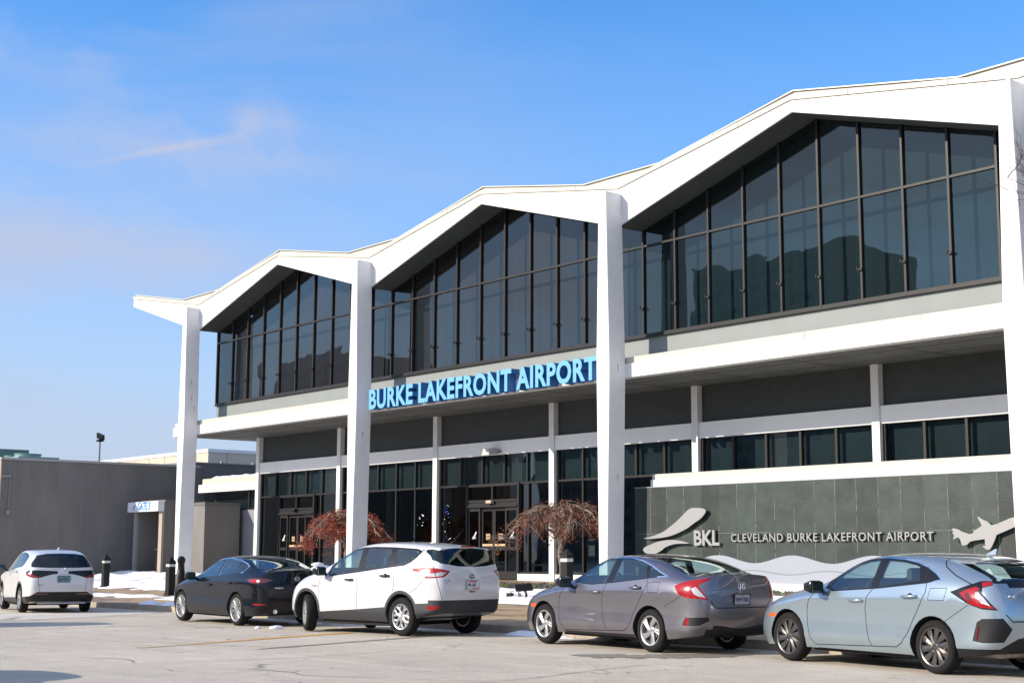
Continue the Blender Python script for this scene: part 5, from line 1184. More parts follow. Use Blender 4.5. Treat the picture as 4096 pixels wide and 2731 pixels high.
        xq=[a,a+(b-a)*.2,a+(b-a)*.6,a+(b-a)*.8,b] if i==1 else [a,a+(b-a)*.2,a+(b-a)*.4,a+(b-a)*.8,b]
        glaz('storefront_window',xq,.86,LW(3.54),None,YW,M_FRAME,M_GLASSLOW,None,w_=.06)
        bm=B(); box(bm,a,b,YW-.13,YW+.05,.58,.855); tob('base_wall',bm,M_COL)
# interior of the hall
bm=B(); box(bm,-50.6,8,YW+7,YW+7.2,.6,6); tob('interior_wall',bm,M_INT)
bm=B(); box(bm,-50.6,8,YW+.15,YW+7,.60,.655); tob('interior_floor',bm,M_INTF)
bm=B(); box(bm,-50.68,-50.60,YW+.1,YW+7,.6,5.9); tob('side_wall',bm,M_INT)
bm=B(); box(bm,-50.6,8,YW+.12,YW+7,4.5,4.6); tob('interior_ceiling',bm,mat('interior ceiling',(.05,.06,.06),.8))
bm=B(); box(bm,-50.7,8,YB+3.6,YB+3.8,6.24,9.6); tob('rear_wall',bm,M_SOFFIT)
for x in (-47.0,-43.2,-40.5,-35.5,-30.5):
    bm=B(); box(bm,x-.2,x+.2,YW+3.5,YW+3.9,.655,4.5); tob('interior_column',bm,mat('interior column paint',(.5,.5,.5),.6))
# ================================================================ signs
def letters(txt,x0,x1,z0,h,y,depth,facem,sidem,label,name='lettering_sign',bold=.0,cat='sign',group=None,sp=1.0):
    bm=text_mesh(txt,1,depth,1,sp,bold)
    xs=[v.co.x for v in bm.verts]; ys=[v.co.y for v in bm.verts]; a,b,c,d=min(xs),max(xs),min(ys),max(ys)
    root=thing(name,label,cat,(x0,y,z0),0,group)
    for v in bm.verts:
        u,w2,t=v.co.x,v.co.y,v.co.z
        v.co=Vector(((u-a)/(b-a)*(x1-x0),-t,(w2-c)/(d-c)*h))
    bm.normal_update()
    bmesh.ops.remove_doubles(bm,verts=bm.verts[:],dist=1e-5); bm.normal_update()
    for f in bm.faces: f.material_index=0 if abs(f.normal.y)>.9 else 1
    # islands: one mesh per letter
    seen=set(); isl=[]
    bm.faces.ensure_lookup_table()
    for f in bm.faces:
        if f in seen: continue
        st=[f]; seen.add(f); cur=[]
        while st:
            g=st.pop(); cur.append(g)
            for e in g.edges:
                for q in e.link_faces:
                    if q not in seen: seen.add(q); st.append(q)
        isl.append(cur)
    for cur in isl:
        nb=B(); mp={}
        for f in cur:
            vv=[]
            for v in f.verts:
                if v not in mp: mp[v]=nb.verts.new(v.co)
                vv.append(mp[v])
            nb.faces.new(vv).material_index=f.material_index
        bmesh.ops.recalc_face_normals(nb,faces=nb.faces[:])
        ob('letter',nb,[facem,sidem],root)
    bm.free(); return root
letters('BURKE LAKEFRONT AIRPORT',-38.36,-27.82,5.86,.63,25.38,.30,M_BLUE,M_BLUE2,'large raised blue letters BURKE LAKEFRONT AIRPORT along the canopy edge',bold=.034,sp=1.08)
# slate sign wall
YS=25.93
SW=thing('sign_wall','long green slate wall with grey metal letters under the right gable','sign wall',(-27.175,YS,.6))
SO=Vector(SW.location)
def sob(name,bm,m,par=None,smooth=False):
    bmesh.ops.translate(bm,vec=-SO,verts=bm.verts[:]); return ob(name,bm,m,par or SW,smooth)
bm=B(); box(bm,-27.175,6,YS,YS+.10,.75,3.085); sob('slate_face',bm,M_SLATE)
bm=B()
x=-26.61-.578
for k in range(58):
    x+=.578
    z=.8
    while z<3.08:
        l=random.uniform(.15,.7)
        if random.random()<.72: box(bm,x-.004,x+.004,YS-.0035,YS-.0005,z,min(3.08,z+l))
        z+=l+random.uniform(.0,.1)
xx=-27.1
while xx<5:
    l=random.uniform(.2,.9)
    if random.random()<.6: box(bm,xx,xx+l,YS-.003,YS-.0006,1.938,1.946)
    xx+=l
for (a,b) in (((-17.3,2.9),(-17.0,3.05)),((-17.33,2.75),(-16.8,3.05)),((-16.7,2.9),(-16.3,2.7))):
    pass
sob('slate_joint',bm,M_GROUT)['kind']='stuff'
bm=B(); box(bm,-27.175,6,YS-.01,YS+.12,3.088,3.11); sob('edge_trim',bm,M_STEEL)
bm=B(); box(bm,-26.75,6,26.08,27.9,3.115,3.29); sob('cap',bm,M_WHITE)
bm=B(); box(bm,-26.73,6,26.12,27.9,3.292,3.43); sob('cap_coping',bm,M_CREAM)
bm=B(); box(bm,-27.10,6,YS+.103,26.08,.6,3.08); sob('core',bm,M_DARKP)
bm=B(); box(bm,-26.7,6,26.081,YW-.18,.6,3.10); sob('core_rear',bm,M_BAND)
bm=B(); box(bm,-26.4,6,YS-.28,YS-.015,.40,.80); sob('plinth',bm,M_WHITE)
bm=B(); box(bm,-26.6,6,YS-.9,YS-.285,.30,.60); sob('plinth_step',bm,M_KERB)
# wave relief panels
def wave(name,zf,zl,y0,y1,m):
    bm=B(); xs=[-26.2+.12*i for i in range(265)]; quadstrip(bm,[(x,zl(x)) for x in xs],[(x,zf(x)) for x in xs],y0,y1); sob(name,bm,m,None,40)
w1_=lambda x: 1.335+.09*math.cos((x+24.25)*2*math.pi/2.15) - .0
def w1f(x):
    t=(x+24.3)/2.25; return 1.335+.09*math.cos(2*math.pi*t)
def w2f(x):
    t=(x+23.25)/2.25; return 1.03+.045*math.cos(2*math.pi*t)
wave('wave_panel',w1f,lambda x:.80,YS-.05,YS-.004,M_WAVE)
wave('wave_panel',w2f,lambda x:.801,YS-.075,YS-.053,M_WAVE)
bm=B(); xs=[-26.2+.12*i for i in range(265)]; quadstrip(bm,[(x,w2f(x)-.0) for x in xs],[(x,w2f(x)+.014) for x in xs],YS-.074,YS-.0525); sob('wave_line',bm,mat('wave line',(.12,.13,.16),.5))
# emblem: two sweeps
L1=[(-26.74,1.835),(-26.55,1.865),(-26.32,1.91),(-26.05,1.99),(-25.83,2.10),(-25.61,2.22),(-25.39,2.37),(-25.22,2.49),(-25.11,2.54),(-24.98,2.55),(-24.79,2.54),(-24.64,2.51),(-24.61,2.46),(-24.66,2.39),(-24.8,2.28),(-25.01,2.18),(-25.22,2.07),(-25.44,1.99),(-25.7,1.91),(-25.97,1.86),(-26.32,1.83),(-26.59,1.825)]
L2=[(-26.76,1.56),(-26.69,1.62),(-26.5,1.68),(-26.28,1.74),(-26.01,1.78),(-25.79,1.79),(-25.57,1.78),(-25.36,1.75),(-25.18,1.705),(-25.45,1.70),(-25.66,1.69),(-25.86,1.65),(-26.01,1.6),(-26.13,1.53),(-26.33,1.46),(-26.55,1.45),(-26.71,1.49)]
PLN=[(-17.80,1.96),(-17.75,1.98),(-17.62,1.95),(-17.58,1.92),(-17.40,1.86),(-17.31,1.87),(-17.28,1.92),(-17.11,2.01),(-17.10,2.04),(-17.19,2.20),(-17.16,2.20),(-17.08,2.15),(-16.96,2.10),(-16.88,2.03),(-16.76,2.05),(-16.45,2.16),(-16.16,2.22),(-15.92,2.22),(-15.80,2.18),(-15.86,2.12),(-16.05,2.06),(-16.36,1.99),(-16.57,1.91),(-16.77,1.84),(-16.82,1.73),(-16.89,1.61),(-16.94,1.55),(-17.02,1.56),(-17.10,1.62),(-17.05,1.63),(-17.03,1.61),(-17.04,1.76),(-17.29,1.73),(-17.38,1.71),(-17.45,1.65),(-17.56,1.63),(-17.61,1.76),(-17.64,1.80),(-17.71,1.78),(-17.77,1.75),(-17.74,1.85),(-17.78,1.87),(-17.76,1.92)]
def plaque(nm,pts,lab,cat,smoothit=False):
    if smoothit: pts=[(p.x,p.y) for p in catmull([Vector((a,b)) for a,b in pts],3,True)]
    c=pts[0]; o=Vector((c[0],YS-.12,c[1])); bm=B(); prism(bm,pts,'y',YS-.125,YS-.095); bmesh.ops.translate(bm,vec=-o,verts=bm.verts[:])
    return tag(ob(nm,bm,M_BRUSH,loc=o),lab,cat)
em=thing('emblem','two curved grey metal sweeps left of the letters BKL on the slate wall','emblem',(-26.7,YS-.12,1.5))
for pts in (L1,L2):
    pp=[(p.x,p.y) for p in catmull([Vector((a,b)) for a,b in pts],3,True)]; bm=B(); prism(bm,pp,'y',YS-.125,YS-.095); bmesh.ops.translate(bm,vec=-Vector(em.location),verts=bm.verts[:]); ob('sweep',bm,M_BRUSH,em)
plaque('aeroplane_relief',PLN,'grey metal airplane cutout at the right end of the slate wall','relief')
letters('BKL',-25.05,-24.22,1.65,.365,YS-.06,.05,M_BRUSH,M_STEEL,'large grey letters BKL beside the curved emblem on slate',bold=.03)
letters('CLEVELAND BURKE LAKEFRONT AIRPORT',-23.86,-18.27,1.735,.185,YS-.05,.04,M_BRUSH,M_STEEL,'small grey letters CLEVELAND BURKE LAKEFRONT AIRPORT on the slate wall',bold=.008,sp=1.12)
# ================================================================ left side: low buildings and the gate hut
XW=-58.7
def GB(name,label,cat,loc): return thing(name,label,cat,loc)
LB=thing('low_building','long low grey concrete building left of the terminal','building',(XW,20.4,.5)); LO=Vector(LB.location)
def lob(name,bm,m,par=None,base=None):
    bb,oo=base or (LB,LO); bmesh.ops.translate(bm,vec=-oo,verts=bm.verts[:]); return ob(name,bm,m,par or bb)
bm=B(); box(bm,-95,XW,21.22,29.88,.1,5.12); lob('wall',bm,M_CONC)
bm=B(); box(bm,-95,XW-.02,21.16,21.215,.1,5.10); lob('front_wall',bm,M_CONCL)
bm=B(); box(bm,-95,XW+.04,21.14,29.90,5.122,5.21); lob('roof_edge',bm,mat('roof edge metal',(.40,.40,.40),.5,.3))
bm=B(); 
for k in range(9):
    y=21.7+.95*k; box(bm,XW+.001,XW+.006,y-.012,y+.012,.5,5.0)
lob('wall_joint',bm,mat('light joint filler',(.21,.205,.20),.9))['kind']='stuff'
bm=B(); tube(bm,[(XW+.02,21.2,4.45),(XW+.06,21.5,4.47),(XW+.10,21.55,4.5)],.04,8); tube(bm,[(XW+.04,21.55,4.45),(XW+.04,21.5,3.1)],.018,6); box(bm,XW,XW+.08,21.42,21.58,2.95,3.1,.01); lob('conduit',bm,M_STEEL)
bm=B(); box(bm,-95,-60,29.92,60,.1,5.40); lob('rear_wing',bm,mat('blue grey wall',(.16,.165,.18),.8,var=.1,vscale=1)); bm=B(); box(bm,-95,-59.96,29.91,60,5.402,5.46); lob('rear_roof_edge',bm,M_STEEL)
bm=B()
for y in (31.6,33.2,36): box(bm,-60.06,-59.9,y-.04,y+.04,5.46,5.53)
lob('roof_vent',bm,M_STEEL)
# connector link between the low building and the terminal
CN=thing('link_building','low white glazed link between grey building and terminal','building',(-56,28.8,.6)); CO=(CN,Vector(CN.location))
bm=B(); box(bm,-56.3,-50.85,28.8,34,4.27,4.50); lob('cornice',bm,M_CREAM,base=CO)
bm=B(); box(bm,-56.5,-50.85,28.72,34,3.93,4.26); lob('fascia',bm,M_WHITE,base=CO)
bm=B(); box(bm,-51.45,-51.2,28.76,28.98,.6,3.93); lob('post',bm,M_WHITE,base=CO)
bm=B(); box(bm,-51.19,-50.85,28.9,29,.6,3.93); lob('side_panel',bm,M_DARKP,base=CO)
bm=B(); bm.faces.new([bm.verts.new(p) for p in ((-56.3,28.9,3.2),(-51.45,28.9,3.2),(-51.45,28.9,3.93),(-56.3,28.9,3.93))]); lob('window',bm,M_GLASSLOW,base=CO)
bm=B(); box(bm,-52.45,-52.38,28.86,28.92,3.2,3.93); box(bm,-56.3,-51.45,28.86,28.92,3.16,3.21); lob('window_frame',bm,M_FRAME,base=CO)
bm=B(); box(bm,-56.3,-51.45,28.88,29.0,.6,3.16); lob('wall',bm,mat('lavender grey wall',(.24,.24,.28),.8,var=.08,vscale=2),base=CO)
bm=B(); box(bm,-56.3,-51.2,29.4,29.5,.6,3.93); lob('room_back',bm,M_BACKPAN,base=CO)
snow('snow_cover',-56.2,-52.0,28.9,30.6,lambda x,y:4.50,.15,21,-.5,edge=.5)
# gate hut
GH=thing('gate_shelter','concrete gate shelter with white GATE 3 sign, left of the first column','shelter',(-55,26.4,.6)); GO=(GH,Vector(GH.location))
bm=B(); box(bm,-55.25,-55.0,26.5,28.35,.55,3.48); lob('side_wall',bm,M_CONC,base=GO)
bm=B(); box(bm,-57.6,-57.35,26.5,28.3,.55,3.12); lob('side_wall',bm,M_CONC,base=GO)
bm=B(); box(bm,-57.35,-55.25,28.1,28.3,.55,3.48); lob('back_wall',bm,mat('shelter back wall',(.30,.25,.20),.8,var=.15,vscale=2),base=GO)
bm=B(); box(bm,-57.62,-55.0,26.52,28.35,3.485,3.56); lob('roof',bm,M_CONC,base=GO)
bm=B(); box(bm,-55.28,-54.98,26.40,26.498,.55,3.10); lob('post',bm,M_CONCL,base=GO)
bm=B(); box(bm,-57.62,-57.33,26.40,26.498,.55,3.10); lob('post',bm,mat('grey post',(.25,.25,.25),.8),base=GO)
bm=B(); box(bm,-56.7,-55.3,27.2,27.4,2.80,3.1); box(bm,-56.9,-56.72,27.2,27.35,2.88,3.1); lob('roller_housing',bm,mat('housing grey',(.45,.46,.47),.6),base=GO)
bm=B(); box(bm,-55.9,-55.25,27.5,27.6,.6,2.8); lob('doorway',bm,M_BLACK,base=GO)
GS=thing('gate_sign','white box sign reading GATE 3 in blue over the shelter doorway','sign',(-56.4,26.3,3.1))
bm=B(); box(bm,-1.42,1.42,-.10,.18,0,.40,.01); ob('sign_box',bm,mat('sign white',(.70,.74,.80),.4),GS)
bm=text_mesh('GATE 3',.44,.01,.80,1.0,.012); text_place(bm,Matrix(((1,0,0,-.45),(0,0,-1,-.108),(0,1,0,.075),(0,0,0,1)))); ob('sign_lettering',bm,mat('sign blue',(.05,.22,.50),.5),GS)
bm=B(); prism(bm,[(-.95+u*1.2,.12+v) for u,v in [(0,.03),(.10,.08),(.16,.16),(.22,.16),(.16,.07),(.08,.03)]],'y',-.108,-.102); prism(bm,[(-.95+u*1.2,.08+v) for u,v in [(0,.02),(.06,.045),(.22,.03),(.12,0)]],'y',-.108,-.102); ob('sign_emblem',bm,mat('sign emblem green',(.06,.16,.12),.5),GS)
CB=thing('concrete_enclosure','stained concrete box wall between gate shelter and link building','wall',(-52.8,27.2,.6)); CBO=(CB,Vector(CB.location))
bm=B(); box(bm,-54.7,-52.8,27.15,28.69,.5,3.30); lob('wall',bm,M_CONC,base=CBO)
bm=B(); box(bm,-54.72,-52.77,27.12,28.69,3.302,3.42); lob('cap',bm,mat('concrete cap',(.13,.125,.115),.85,var=.2,vscale=2),base=CBO)
MB=thing('meter_box','small grey meter box on the wall behind the first column','box',(-54.96,27.6,1.1))
bm=B(); box(bm,-.02,.12,-.2,.2,0,.62,.02); ob('cabinet',bm,mat('meter grey',(.30,.30,.28),.6),MB); bm=B(); tube(bm,[(.04,-.1,.6),(.04,.0,1.5),(.04,.15,2.3)],.02,6); ob('conduit',bm,M_BLACK,MB)
TC=thing('trash_can','black ribbed trash can standing inside the gate shelter','trash can',(-56.0,26.95,.64)); bm=B(); lathe(bm,[(.0,0),(.27,0),(.31,.85),(.33,.90),(.33,.98),(.30,1.0),(0,1.0)],28,'z'); ob('body',bm,M_BLACK,TC,40)
bm=B(); lathe(bm,[(.34,.90),(.345,.93),(.34,.96),(.32,.96),(.32,.90)],28,'z',close=True); ob('rim',bm,M_BLACKTRIM,TC,40)
# beige building behind
BG=thing('beige_building','flat roofed beige building rising behind the grey one','building',(-78,40.5,.6)); BO=(BG,Vector(BG.location))
bm=B(); box(bm,-99,-77.6,40,70,.3,7.25); lob('wall',bm,M_BEIGE,base=BO)
bm=B(); box(bm,-99,-77.55,39.95,70,7.252,7.44); lob('roof_edge',bm,M_WHITE,base=BO)
bm=B()
for k in range(10): x=-98+2.1*k; box(bm,x-.015,x+.015,39.985,39.998,.3,7.25)
for k in range(10): y=41.2+2.4*k; box(bm,-77.598,-77.58,y-.015,y+.015,.3,7.25)
lob('panel_joint',bm,mat('tan joint',(.30,.24,.18),.8),base=BO)['kind']='stuff'
# rooftop chillers and the floodlight mast on the low building
CH=thing('rooftop_chiller','green rooftop cooling unit with round fans above the grey building','air unit',(-62,21.5,5.15))
ux=-70.5
CH.location=(-64.3,24,5.05)
MG=mat('pale green metal',(.20,.33,.31),.5,.2,var=.08,vscale=3)
bm=B(); box(bm,-2.25,2.2,-.9,.9,.0,.46,.01); ob('casing',bm,MG,CH)
bm=B(); box(bm,-2.28,-1.35,-.9,.9,.465,.98,.01)
for k in range(5): box(bm,-2.22,-1.42,-.915,-.902,.53+.08*k,.57+.08*k)
ob('condenser_block',bm,mat('dark green metal',(.12,.22,.20),.5,.2),CH)
for x,r in ((.9,.55),(-.75,.40)):
    bm=B(); lathe(bm,[(r,.465),(r,.60),(r+.04,.61),(r+.04,.64),(r-.05,.64),(r-.05,.5),(.1,.5)],28,'z',c=(x,0,0)); ob('fan_cowl',bm,MG,CH,40)
FL=thing('floodlight_mast','slim grey mast with a tilted floodlight on the low roof','light mast',(-60.45,26,5.02))
bm=B(); tube(bm,[(0,0,0),(0,0,1.15)],[.05,.035],10); ob('pole',bm,M_STEEL,FL,True)
bm=B(); box(bm,-.13,.13,-.12,.12,1.15,1.24,.02); ob('bracket',bm,M_BLACK,FL)
bm=B(); vs=box(bm,-.20,.20,-.04,.04,-.13,.13,.02); h=ob('lamp_head',bm,M_BLACK,FL,loc=(.05,0,1.36),rot=(.5,.35,.5))
bm=B()
for k in range(7): box(bm,-.18+.055*k,-.17+.055*k,.04,.08,-.11,.11)
ob('cooling_fins',bm,M_BLACK,h)
# bollards: black square posts, pyramid top, pale band
def bollard():
    t=thing('bollard','black bollard','bollard',(0,0,0),0,'black square bollards on the plaza')
    bm=B(); box(bm,-.15,.15,-.15,.15,-.05,.80,.012); ob('post',bm,M_BLACK,t)
    bm=B(); box(bm,-.145,.145,-.145,.145,.80,.875); ob('light_band',bm,mat('frosted band',(.52,.53,.50),.4,var=.1,vscale=20),t)
    bm=B(); vs=[bm.verts.new(p) for p in ((-.155,-.155,.875),(.155,-.155,.875),(.155,.155,.875),(-.155,.155,.875),(-.155,-.155,.95),(.155,-.155,.95),(.155,.155,.95),(-.155,.155,.95),(0,0,1.09))]
    for q in ((3,2,1,0),(0,1,5,4),(1,2,6,5),(2,3,7,6),(3,0,4,7),(4,5,8),(5,6,8),(6,7,8),(7,4,8)): bm.faces.new([vs[i] for i in q])
    ob('cap',bm,M_BLACK,t); 
    bm=B(); box(bm,-.19,.19,-.19,.19,-.06,.06,.02); ob('base_flange',bm,M_BLACK,t); return t
def copy_tree(o,parent=None):
    c=o.copy(); C.objects.link(c)
    if parent: c.parent=parent
    for ch in list(o.children): copy_tree(ch,c)
    return c
b0=bollard()
for i,(x,y,lab) in enumerate(((-51.3,22.5,'black bollard standing alone in the snow right of the leftmost car'),(-42.9,20.95,'black bollard in front of the first column, by the black car'),(-27.35,23.8,'black bollard in front of the right red maple, behind the grey sedan'))):
    b=b0 if i==0 else copy_tree(b0); b.location=(x,y,pz(x,y)); b['label']=lab; b.rotation_euler=(0,0,.05*i); b.scale=(.76,.76,1.1)
ST=thing('post_bin','slim black standing ash bin beside the bollard at the first column','ash bin',(-43.5,21.6,pz(-43.5,21.6)))
bm=B(); lathe(bm,[(0,0),(.20,0),(.20,.55),(.12,.65),(.10,.95),(.13,1.0),(.13,1.10),(.05,1.18),(0,1.18)],18,'z'); ob('body',bm,M_BLACK,ST,40)
# wedge-topped floodlight in the snow and the small junction boxes beside it
GF=thing('ground_floodlight','tilted black ground floodlight in the snow before the grey sedan','floodlight',(-28.35,23.35,pz(-28.35,23.35)))
bm=B(); vs=box(bm,-.09,.09,-.22,.22,-.03,.03,.01); ob('lamp_head',bm,M_BLACK,GF,loc=(-.1,0,.30),rot=(.1,.95,-.3))
bm=B(); tube(bm,[(0,0,-.05),(0,0,.15),(-.07,0,.25)],.03,8); ob('stem',bm,M_BLACK,GF)
for i,(x,y,m_,lab) in enumerate(((-29.05,23.4,M_BLACK,'small black junction box in the snow, left of two'),(-28.75,23.4,M_STEEL,'small grey junction box in the snow nearest the floodlight'))):
    t=thing('junction_box',lab,'junction box',(x,y,pz(x,y)),.3,'junction boxes in the snow')
    bm=B(); box(bm,-.07,.07,-.07,.07,-.02,.15,.01); ob('box',bm,m_,t); bm=B(); tube(bm,[(.03,0,.15),(.03,0,.19),(.10,0,.20)],.015,6); ob('fitting',bm,M_STEEL,t)
SL=thing('security_light','boxy white security light on the pale band above the main doors','light',(-35.85,28.28,4.55))
bm=B(); prism(bm,[(-.38,-.10),(-.38,.10),(-.05,.13),(-.02,-.04)],'x',-.20,.16); ob('housing',bm,mat('light housing',(.5,.5,.48),.4),SL)
bm=B(); bm.faces.new([bm.verts.new(p) for p in ((-.18,-.385,-.09),(.14,-.385,-.09),(.14,-.385,.08),(-.18,-.385,.08))]); ob('lens',bm,mat('frosted lens',(.6,.58,.52),.25),SL)
bm=B(); box(bm,.16,.30,-.06,0,-.02,.05,.01); ob('bracket',bm,M_STEEL,SL)
# Christmas trees inside the glass hall
ML=mat('warm white bulb',(1,.95,.85),.4,emit=5); MB_=mat('blue bulb',(.1,.2,1),.4,emit=5); MF=mat('fir needles',(.01,.022,.014),.9)
for i,(x,y,h,lab) in enumerate(((-42.0,29.9,1.9,'dark Christmas tree with tiny lights inside, left of two behind the glass'),(-40.2,29.7,2.1,'dark Christmas tree with tiny lights inside, right of two behind the glass'))):
    t=thing('christmas_tree',lab,'tree',(x,y,.66),0,'Christmas trees inside the hall'); bm=B()
    for k in range(1300):
        z=random.random()**1.2; r=(1-z)*.65*math.sqrt(random.random()); a=random.uniform(0,6.28); p=Vector((r*math.cos(a),r*math.sin(a),.3+z*h)); d=Vector((math.cos(a),math.sin(a),-.3)).normalized()*.12; n=Vector((-d.y,d.x,0)).normalized()*.03
        bm.faces.new([bm.verts.new(p-n),bm.verts.new(p+n),bm.verts.new(p+d)])
    ob('foliage',bm,MF,t); bm=B(); tube(bm,[(0,0,0),(0,0,h)],.03,6); ob('trunk',bm,M_BLACK,t)
    bm=B()
    for k in range(34):
        z=random.random(); a=random.uniform(3.4,6.6); r=(1-z)*.62+.03
        q=bmesh.ops.create_icosphere(bm,subdivisions=1,radius=random.uniform(.008,.018),matrix=Matrix.Translation((r*math.cos(a),r*math.sin(a),.3+z*h)))
        mi=0 if random.random()<.75 else 1
        for v in q['verts']:
            for f in v.link_faces: f.material_index=mi
    ob('light_string',bm,[ML,MB_],t)
# ---------------------------------------------------------------- weeping maples
M_BARK=mat('grey maple bark',(.185,.14,.11),.85,var=.3,vscale=8)
def leafmat(nm,a,b):
    m=mat(nm,a,.75); nt=m.node_tree; N=nt.nodes.new; L=nt.links.new; bs=nt.nodes['Principled BSDF']; tc=nt.nodes['Texture Coordinate']
    n=N('ShaderNodeTexNoise'); n.inputs['Scale'].default_value=3.5; n.inputs['Detail'].default_value=5; n.inputs['Roughness'].default_value=.7; L(tc.outputs['Object'],n.inputs['Vector'])
    cr=N('ShaderNodeValToRGB'); cr.color_ramp.elements[0].position=.38; cr.color_ramp.elements[0].color=(*a,1); cr.color_ramp.elements[1].position=.62; cr.color_ramp.elements[1].color=(*b,1); L(n.outputs['Fac'],cr.inputs[0]); L(cr.outputs[0],bs.inputs['Base Color']); return m
ML1=leafmat('russet leaves',(.115,.034,.02),(.24,.06,.024)); ML2=leafmat('red leaves',(.15,.022,.013),(.36,.065,.024))
def maple(label,loc,rx,ry,h0,h1,seed,nleaf,lm,trunk_h,skew=0):
    rng=random.Random(seed); t=thing('weeping_maple',label,'tree',loc,0,'red weeping maples before the glass'); bm=B(); tips=[]
    # trunk with a twist
    tr=[Vector((0,0,-.1)),Vector((.03,.02,trunk_h*.4)),Vector((-.05,0,trunk_h*.75)),Vector((0,.02,trunk_h))]
    tube(bm,catmull(tr,4),[.085,.08,.078,.075,.072,.07,.068,.066,.064,.062,.06,.06,.058],8)
    def dome(x,y):
        q=(x/rx)**2+(y/ry)**2; return h0+(h1-h0)*max(0,1-q**1.3)
    n=11
    for i in range(n):
        a=2*math.pi*i/n+rng.uniform(-.2,.2); k=rng.uniform(.45,1.0)
        ex,ey=rx*k*math.cos(a)+skew,ry*k*math.sin(a); ez=dome(ex-skew,ey)-rng.uniform(.05,.25)
        s=tr[-1]+Vector((0,0,-rng.uniform(0,.25))); pts=[s]
        m1=Vector((ex*.28+rng.uniform(-.12,.12),ey*.28+rng.uniform(-.1,.1),trunk_h+(h1-trunk_h)*.42)); m2=Vector((ex*.58+rng.uniform(-.18,.18),ey*.58+rng.uniform(-.12,.12),dome(ex*.58,ey*.58)-.12))
        cp=catmull([s,m1,m2,Vector((ex,ey,ez)),Vector((ex*1.05,ey*1.05,max(h0-.05,ez-.22)))],6)
        for j in range(2,len(cp)-1): cp[j]+=Vector((rng.uniform(-.06,.06),rng.uniform(-.06,.06),rng.uniform(-.05,.05)))
        L_=len(cp); tube(bm,cp,[.045*(1-j/L_)**.8+.006 for j in range(L_)],6)
        for j in range(5,L_):
            for q in range(2):
                p=cp[j]; d=Vector((rng.uniform(-1,1),rng.uniform(-1,1),rng.uniform(-.7,.5))); ln=rng.uniform(.2,.6)
                c=[p,p+d*ln*.4+Vector((0,0,.04)),p+d*ln*.8,p+d*ln+Vector((0,0,-.13))]
                for w_ in range(1,4): c[w_]+=Vector((rng.uniform(-.05,.05),rng.uniform(-.05,.05),rng.uniform(-.05,.05)))
                for v in c: v.z=min(v.z,dome(v.x-skew,v.y)+.03)
                tube(bm,c,[.012,.009,.006,.003],4,False); tips+=[c[1],c[2],c[3],(c[2]+c[3])/2]
    ob('trunk',bm,M_BARK,t,True)
    bm=B()
    for i in range(nleaf):
        p=rng.choice(tips)+Vector((rng.gauss(0,.07),rng.gauss(0,.07),rng.gauss(-.03,.06)))
        if noise.noise(p*2.3+Vector((seed,0,0)))<-.10: continue
        s=rng.uniform(.014,.036); a=rng.uniform(0,6.28); el=rng.uniform(-1.2,.2)
        d=Vector((math.cos(a)*math.cos(el),math.sin(a)*math.cos(el),math.sin(el)))*s*1.6; n=d.cross(Vector((rng.uniform(-1,1),rng.uniform(-1,1),rng.uniform(-1,1)))).normalized()*s*.45
        bm.faces.new([bm.verts.new(p-d),bm.verts.new(p+n),bm.verts.new(p+d),bm.verts.new(p-n)])
    ob('crown',bm,lm,t); return t
maple('thin brown-red weeping maple with bare twisted limbs, behind the grey sedan',(-29.65,25.6,.60),1.95,1.25,1.3,2.28,3,8500,ML1,1.12)
maple('dense red weeping maple behind the second column',(-41.0,26.2,.60),2.3,1.2,1.1,2.30,8,20000,ML2,1.05)
# bare tree at the right, only its twigs reach into the picture
bt=thing('bare_tree','leafless tree whose twigs reach in at the right edge','tree',(-5.95,13.6,gz(-6)))
bm=B(); rng=random.Random(4); tube(bm,[(0,0,-.1),(.05,0,1.5),(0,.05,3.2),(.1,0,5.2),(.0,0,7.5)],[.11,.10,.08,.055,.02],8)
def branch(p,d,l,r,n):
    pts=[p]; q=p.copy(); dd=d.copy()
    for k in range(5):
        dd=(dd+Vector((rng.uniform(-.28,.28),rng.uniform(-.28,.28),rng.uniform(-.16,.26)))).normalized(); q=q+dd*l/5; pts.append(q.copy())
    tube(bm,pts,[r*(1-k/6.5) for k in range(6)],5,False)
    if n>0:
        for k in (1,2,3,4,5):
            if rng.random()<.85:
                branch(pts[k],(dd+Vector((rng.uniform(-.9,.9),rng.uniform(-.9,.9),rng.uniform(-.5,.8)))).normalized(),l*.5,r*.5,n-1)
for z,dx,dy,dz,l in ((4.15,-1,.25,.25,2.15),(3.7,-1,.15,.32,2.2),(4.6,-.9,.5,.3,1.9),(3.0,-.6,-.8,.6,2.0),(3.6,.8,.3,.8,2.2),(4.5,.7,-.6,.7,2.0),(5.5,-.3,.6,.9,1.8),(6.2,.3,-.2,1,1.5)):
    branch(Vector((0,0,z)),Vector((dx,dy,dz)).normalized(),l,.026,3)
ob('trunk',bm,mat('dark bark',(.07,.055,.05),.9),bt,True)
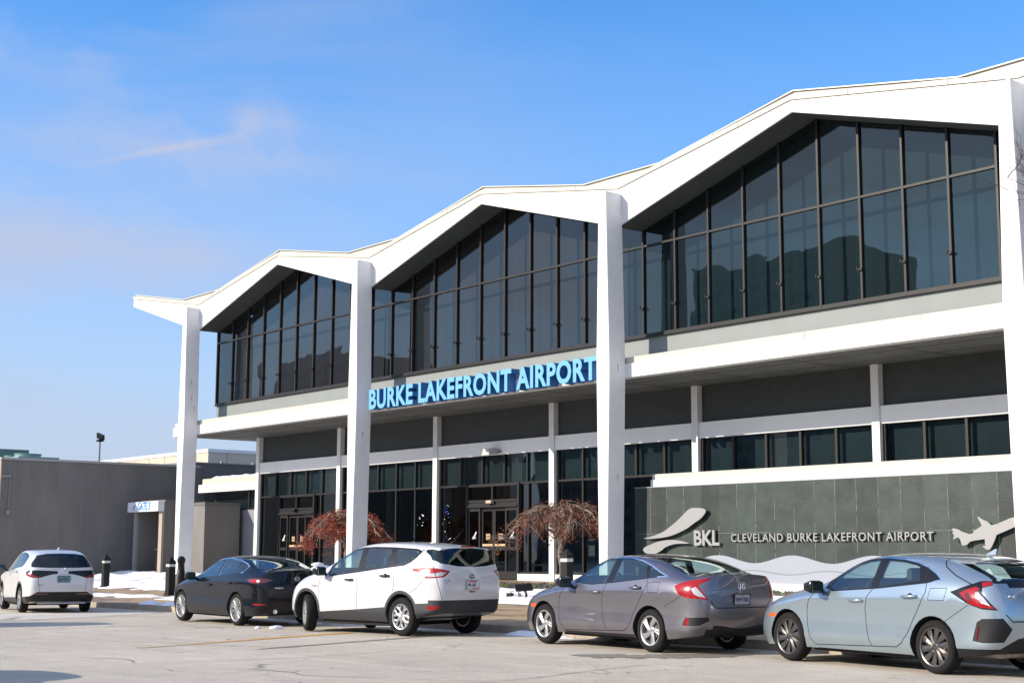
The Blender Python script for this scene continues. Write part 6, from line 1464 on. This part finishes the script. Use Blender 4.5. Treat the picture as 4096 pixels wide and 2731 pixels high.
# buildings and trees across the street, seen in the glazing and the paintwork
def block(nm,label,x,y,w_,d,h,m,fl=3.4,bay=3.0):
    t=thing(nm,label,'building',(x,y,0)); bm=B(); box(bm,-w_/2,w_/2,-d/2,d/2,-1,h); 
    ob('wall',bm,m,t); bm=B()
    nf=int(h/fl); nb=int(w_/bay)
    for j in range(nf):
        for i in range(nb):
            x0=-w_/2+bay*i+.6; box(bm,x0,x0+bay-1.2,d/2+.01,d/2+.06,j*fl+1,j*fl+2.7)
    o=ob('windows',bm,mat('far window',(.03,.04,.05),.2),t); o['kind']='stuff'; return t
mb1=mat('far concrete',(.20,.19,.18),.8,var=.1,vscale=.1); mb2=mat('far brick',(.16,.09,.07),.85)
block('office_tower','tall concrete office block across the street',-178,-160,34,24,56,mb1); block('office_block','lower brick block across the street',-140,-165,36,20,38,mb2); block('office_block','wide concrete slab across the street',-235,-170,50,22,44,mb1)
block('office_tower','distant grey tower at far left across the street',-345,-165,46,24,54,mb1); block('office_block','brick warehouse far left across the street',-300,-160,36,24,40,mb2)
block('warehouse','long low warehouse across the street',-60,-120,110,20,9,mb2); block('warehouse','long low shed opposite the cars',70,-120,110,20,11,mb1)
# cars
built=[build_car(s_) for s_ in (SEDAN,HATCH,SUV,MAZDA,HRV)]
# two more parked cars just beyond the left edge: their shadows reach the lane
for src,x,y,th,lab in ((4,-31.95,9.9,-90,'white crossover parked just beyond the left edge, only its shadow in the picture'),(0,-18.25,2.45,92,'grey sedan parked beyond the lower left corner, only its shadow in the picture')):
    q=copy_tree(built[src]); q.location=(x,y,gz(x)); q.rotation_euler=(0,0,R(th)); q['label']=lab
def lump(bm,c,r,seed):
    q=bmesh.ops.create_icosphere(bm,subdivisions=3,radius=1,matrix=Matrix.Identity(4))
    for v in q['verts']:
        k=1+.28*noise.noise(v.co*1.7+Vector((seed,0,0))); v.co=Vector((v.co.x*r[0]*k,v.co.y*r[1]*k,v.co.z*r[2]*k))+Vector(c)
sl=thing('snow_lump','lump of snow left on the tail of the black sedan','snow lump',(-26.82,16.55,1.05)); bm=B(); lump(bm,(0,0,.06),(.13,.26,.075),1); lump(bm,(-.02,-.10,.15),(.09,.14,.05),2); ob('snow',bm,M_SNOW,sl,True)
for i,(x,y,r,lab) in enumerate(((-26.15,15.1,(.11,.15,.045),'larger snow clump on the asphalt behind the black sedan'),(-26.45,14.85,(.05,.06,.03),'smaller snow clump on the asphalt behind the black sedan'))):
    t=thing('snow_clump',lab,'snow lump',(x,y,gz(x)),0,'snow clumps behind the black sedan'); bm=B(); lump(bm,(0,0,.02),r,5+i); ob('snow',bm,M_SNOW,t,True)

rng=random.Random(11)
MR=mat('rust drip',(.30,.20,.12),.9); bm=B()
for xc,zz in ((XC[0],(7.9,7.3,6.9)),(XC[1],(5.2,)),(XC[2],(3.4,6.2))):
    for z in zz:
        y=YF+rng.uniform(.12,.42); x=xc+.222 if z<6.3 else xc+.225-(z-6.3)*.022
        vs_=[bm.verts.new(q) for q in ((x,y-.012,z),(x,y+.015,z+.02),(x,y+.010,z-.12),(x,y-.004,z-.24))]; bm.faces.new(vs_)
o=tob('rust_drip',bm,MR); o['kind']='stuff'
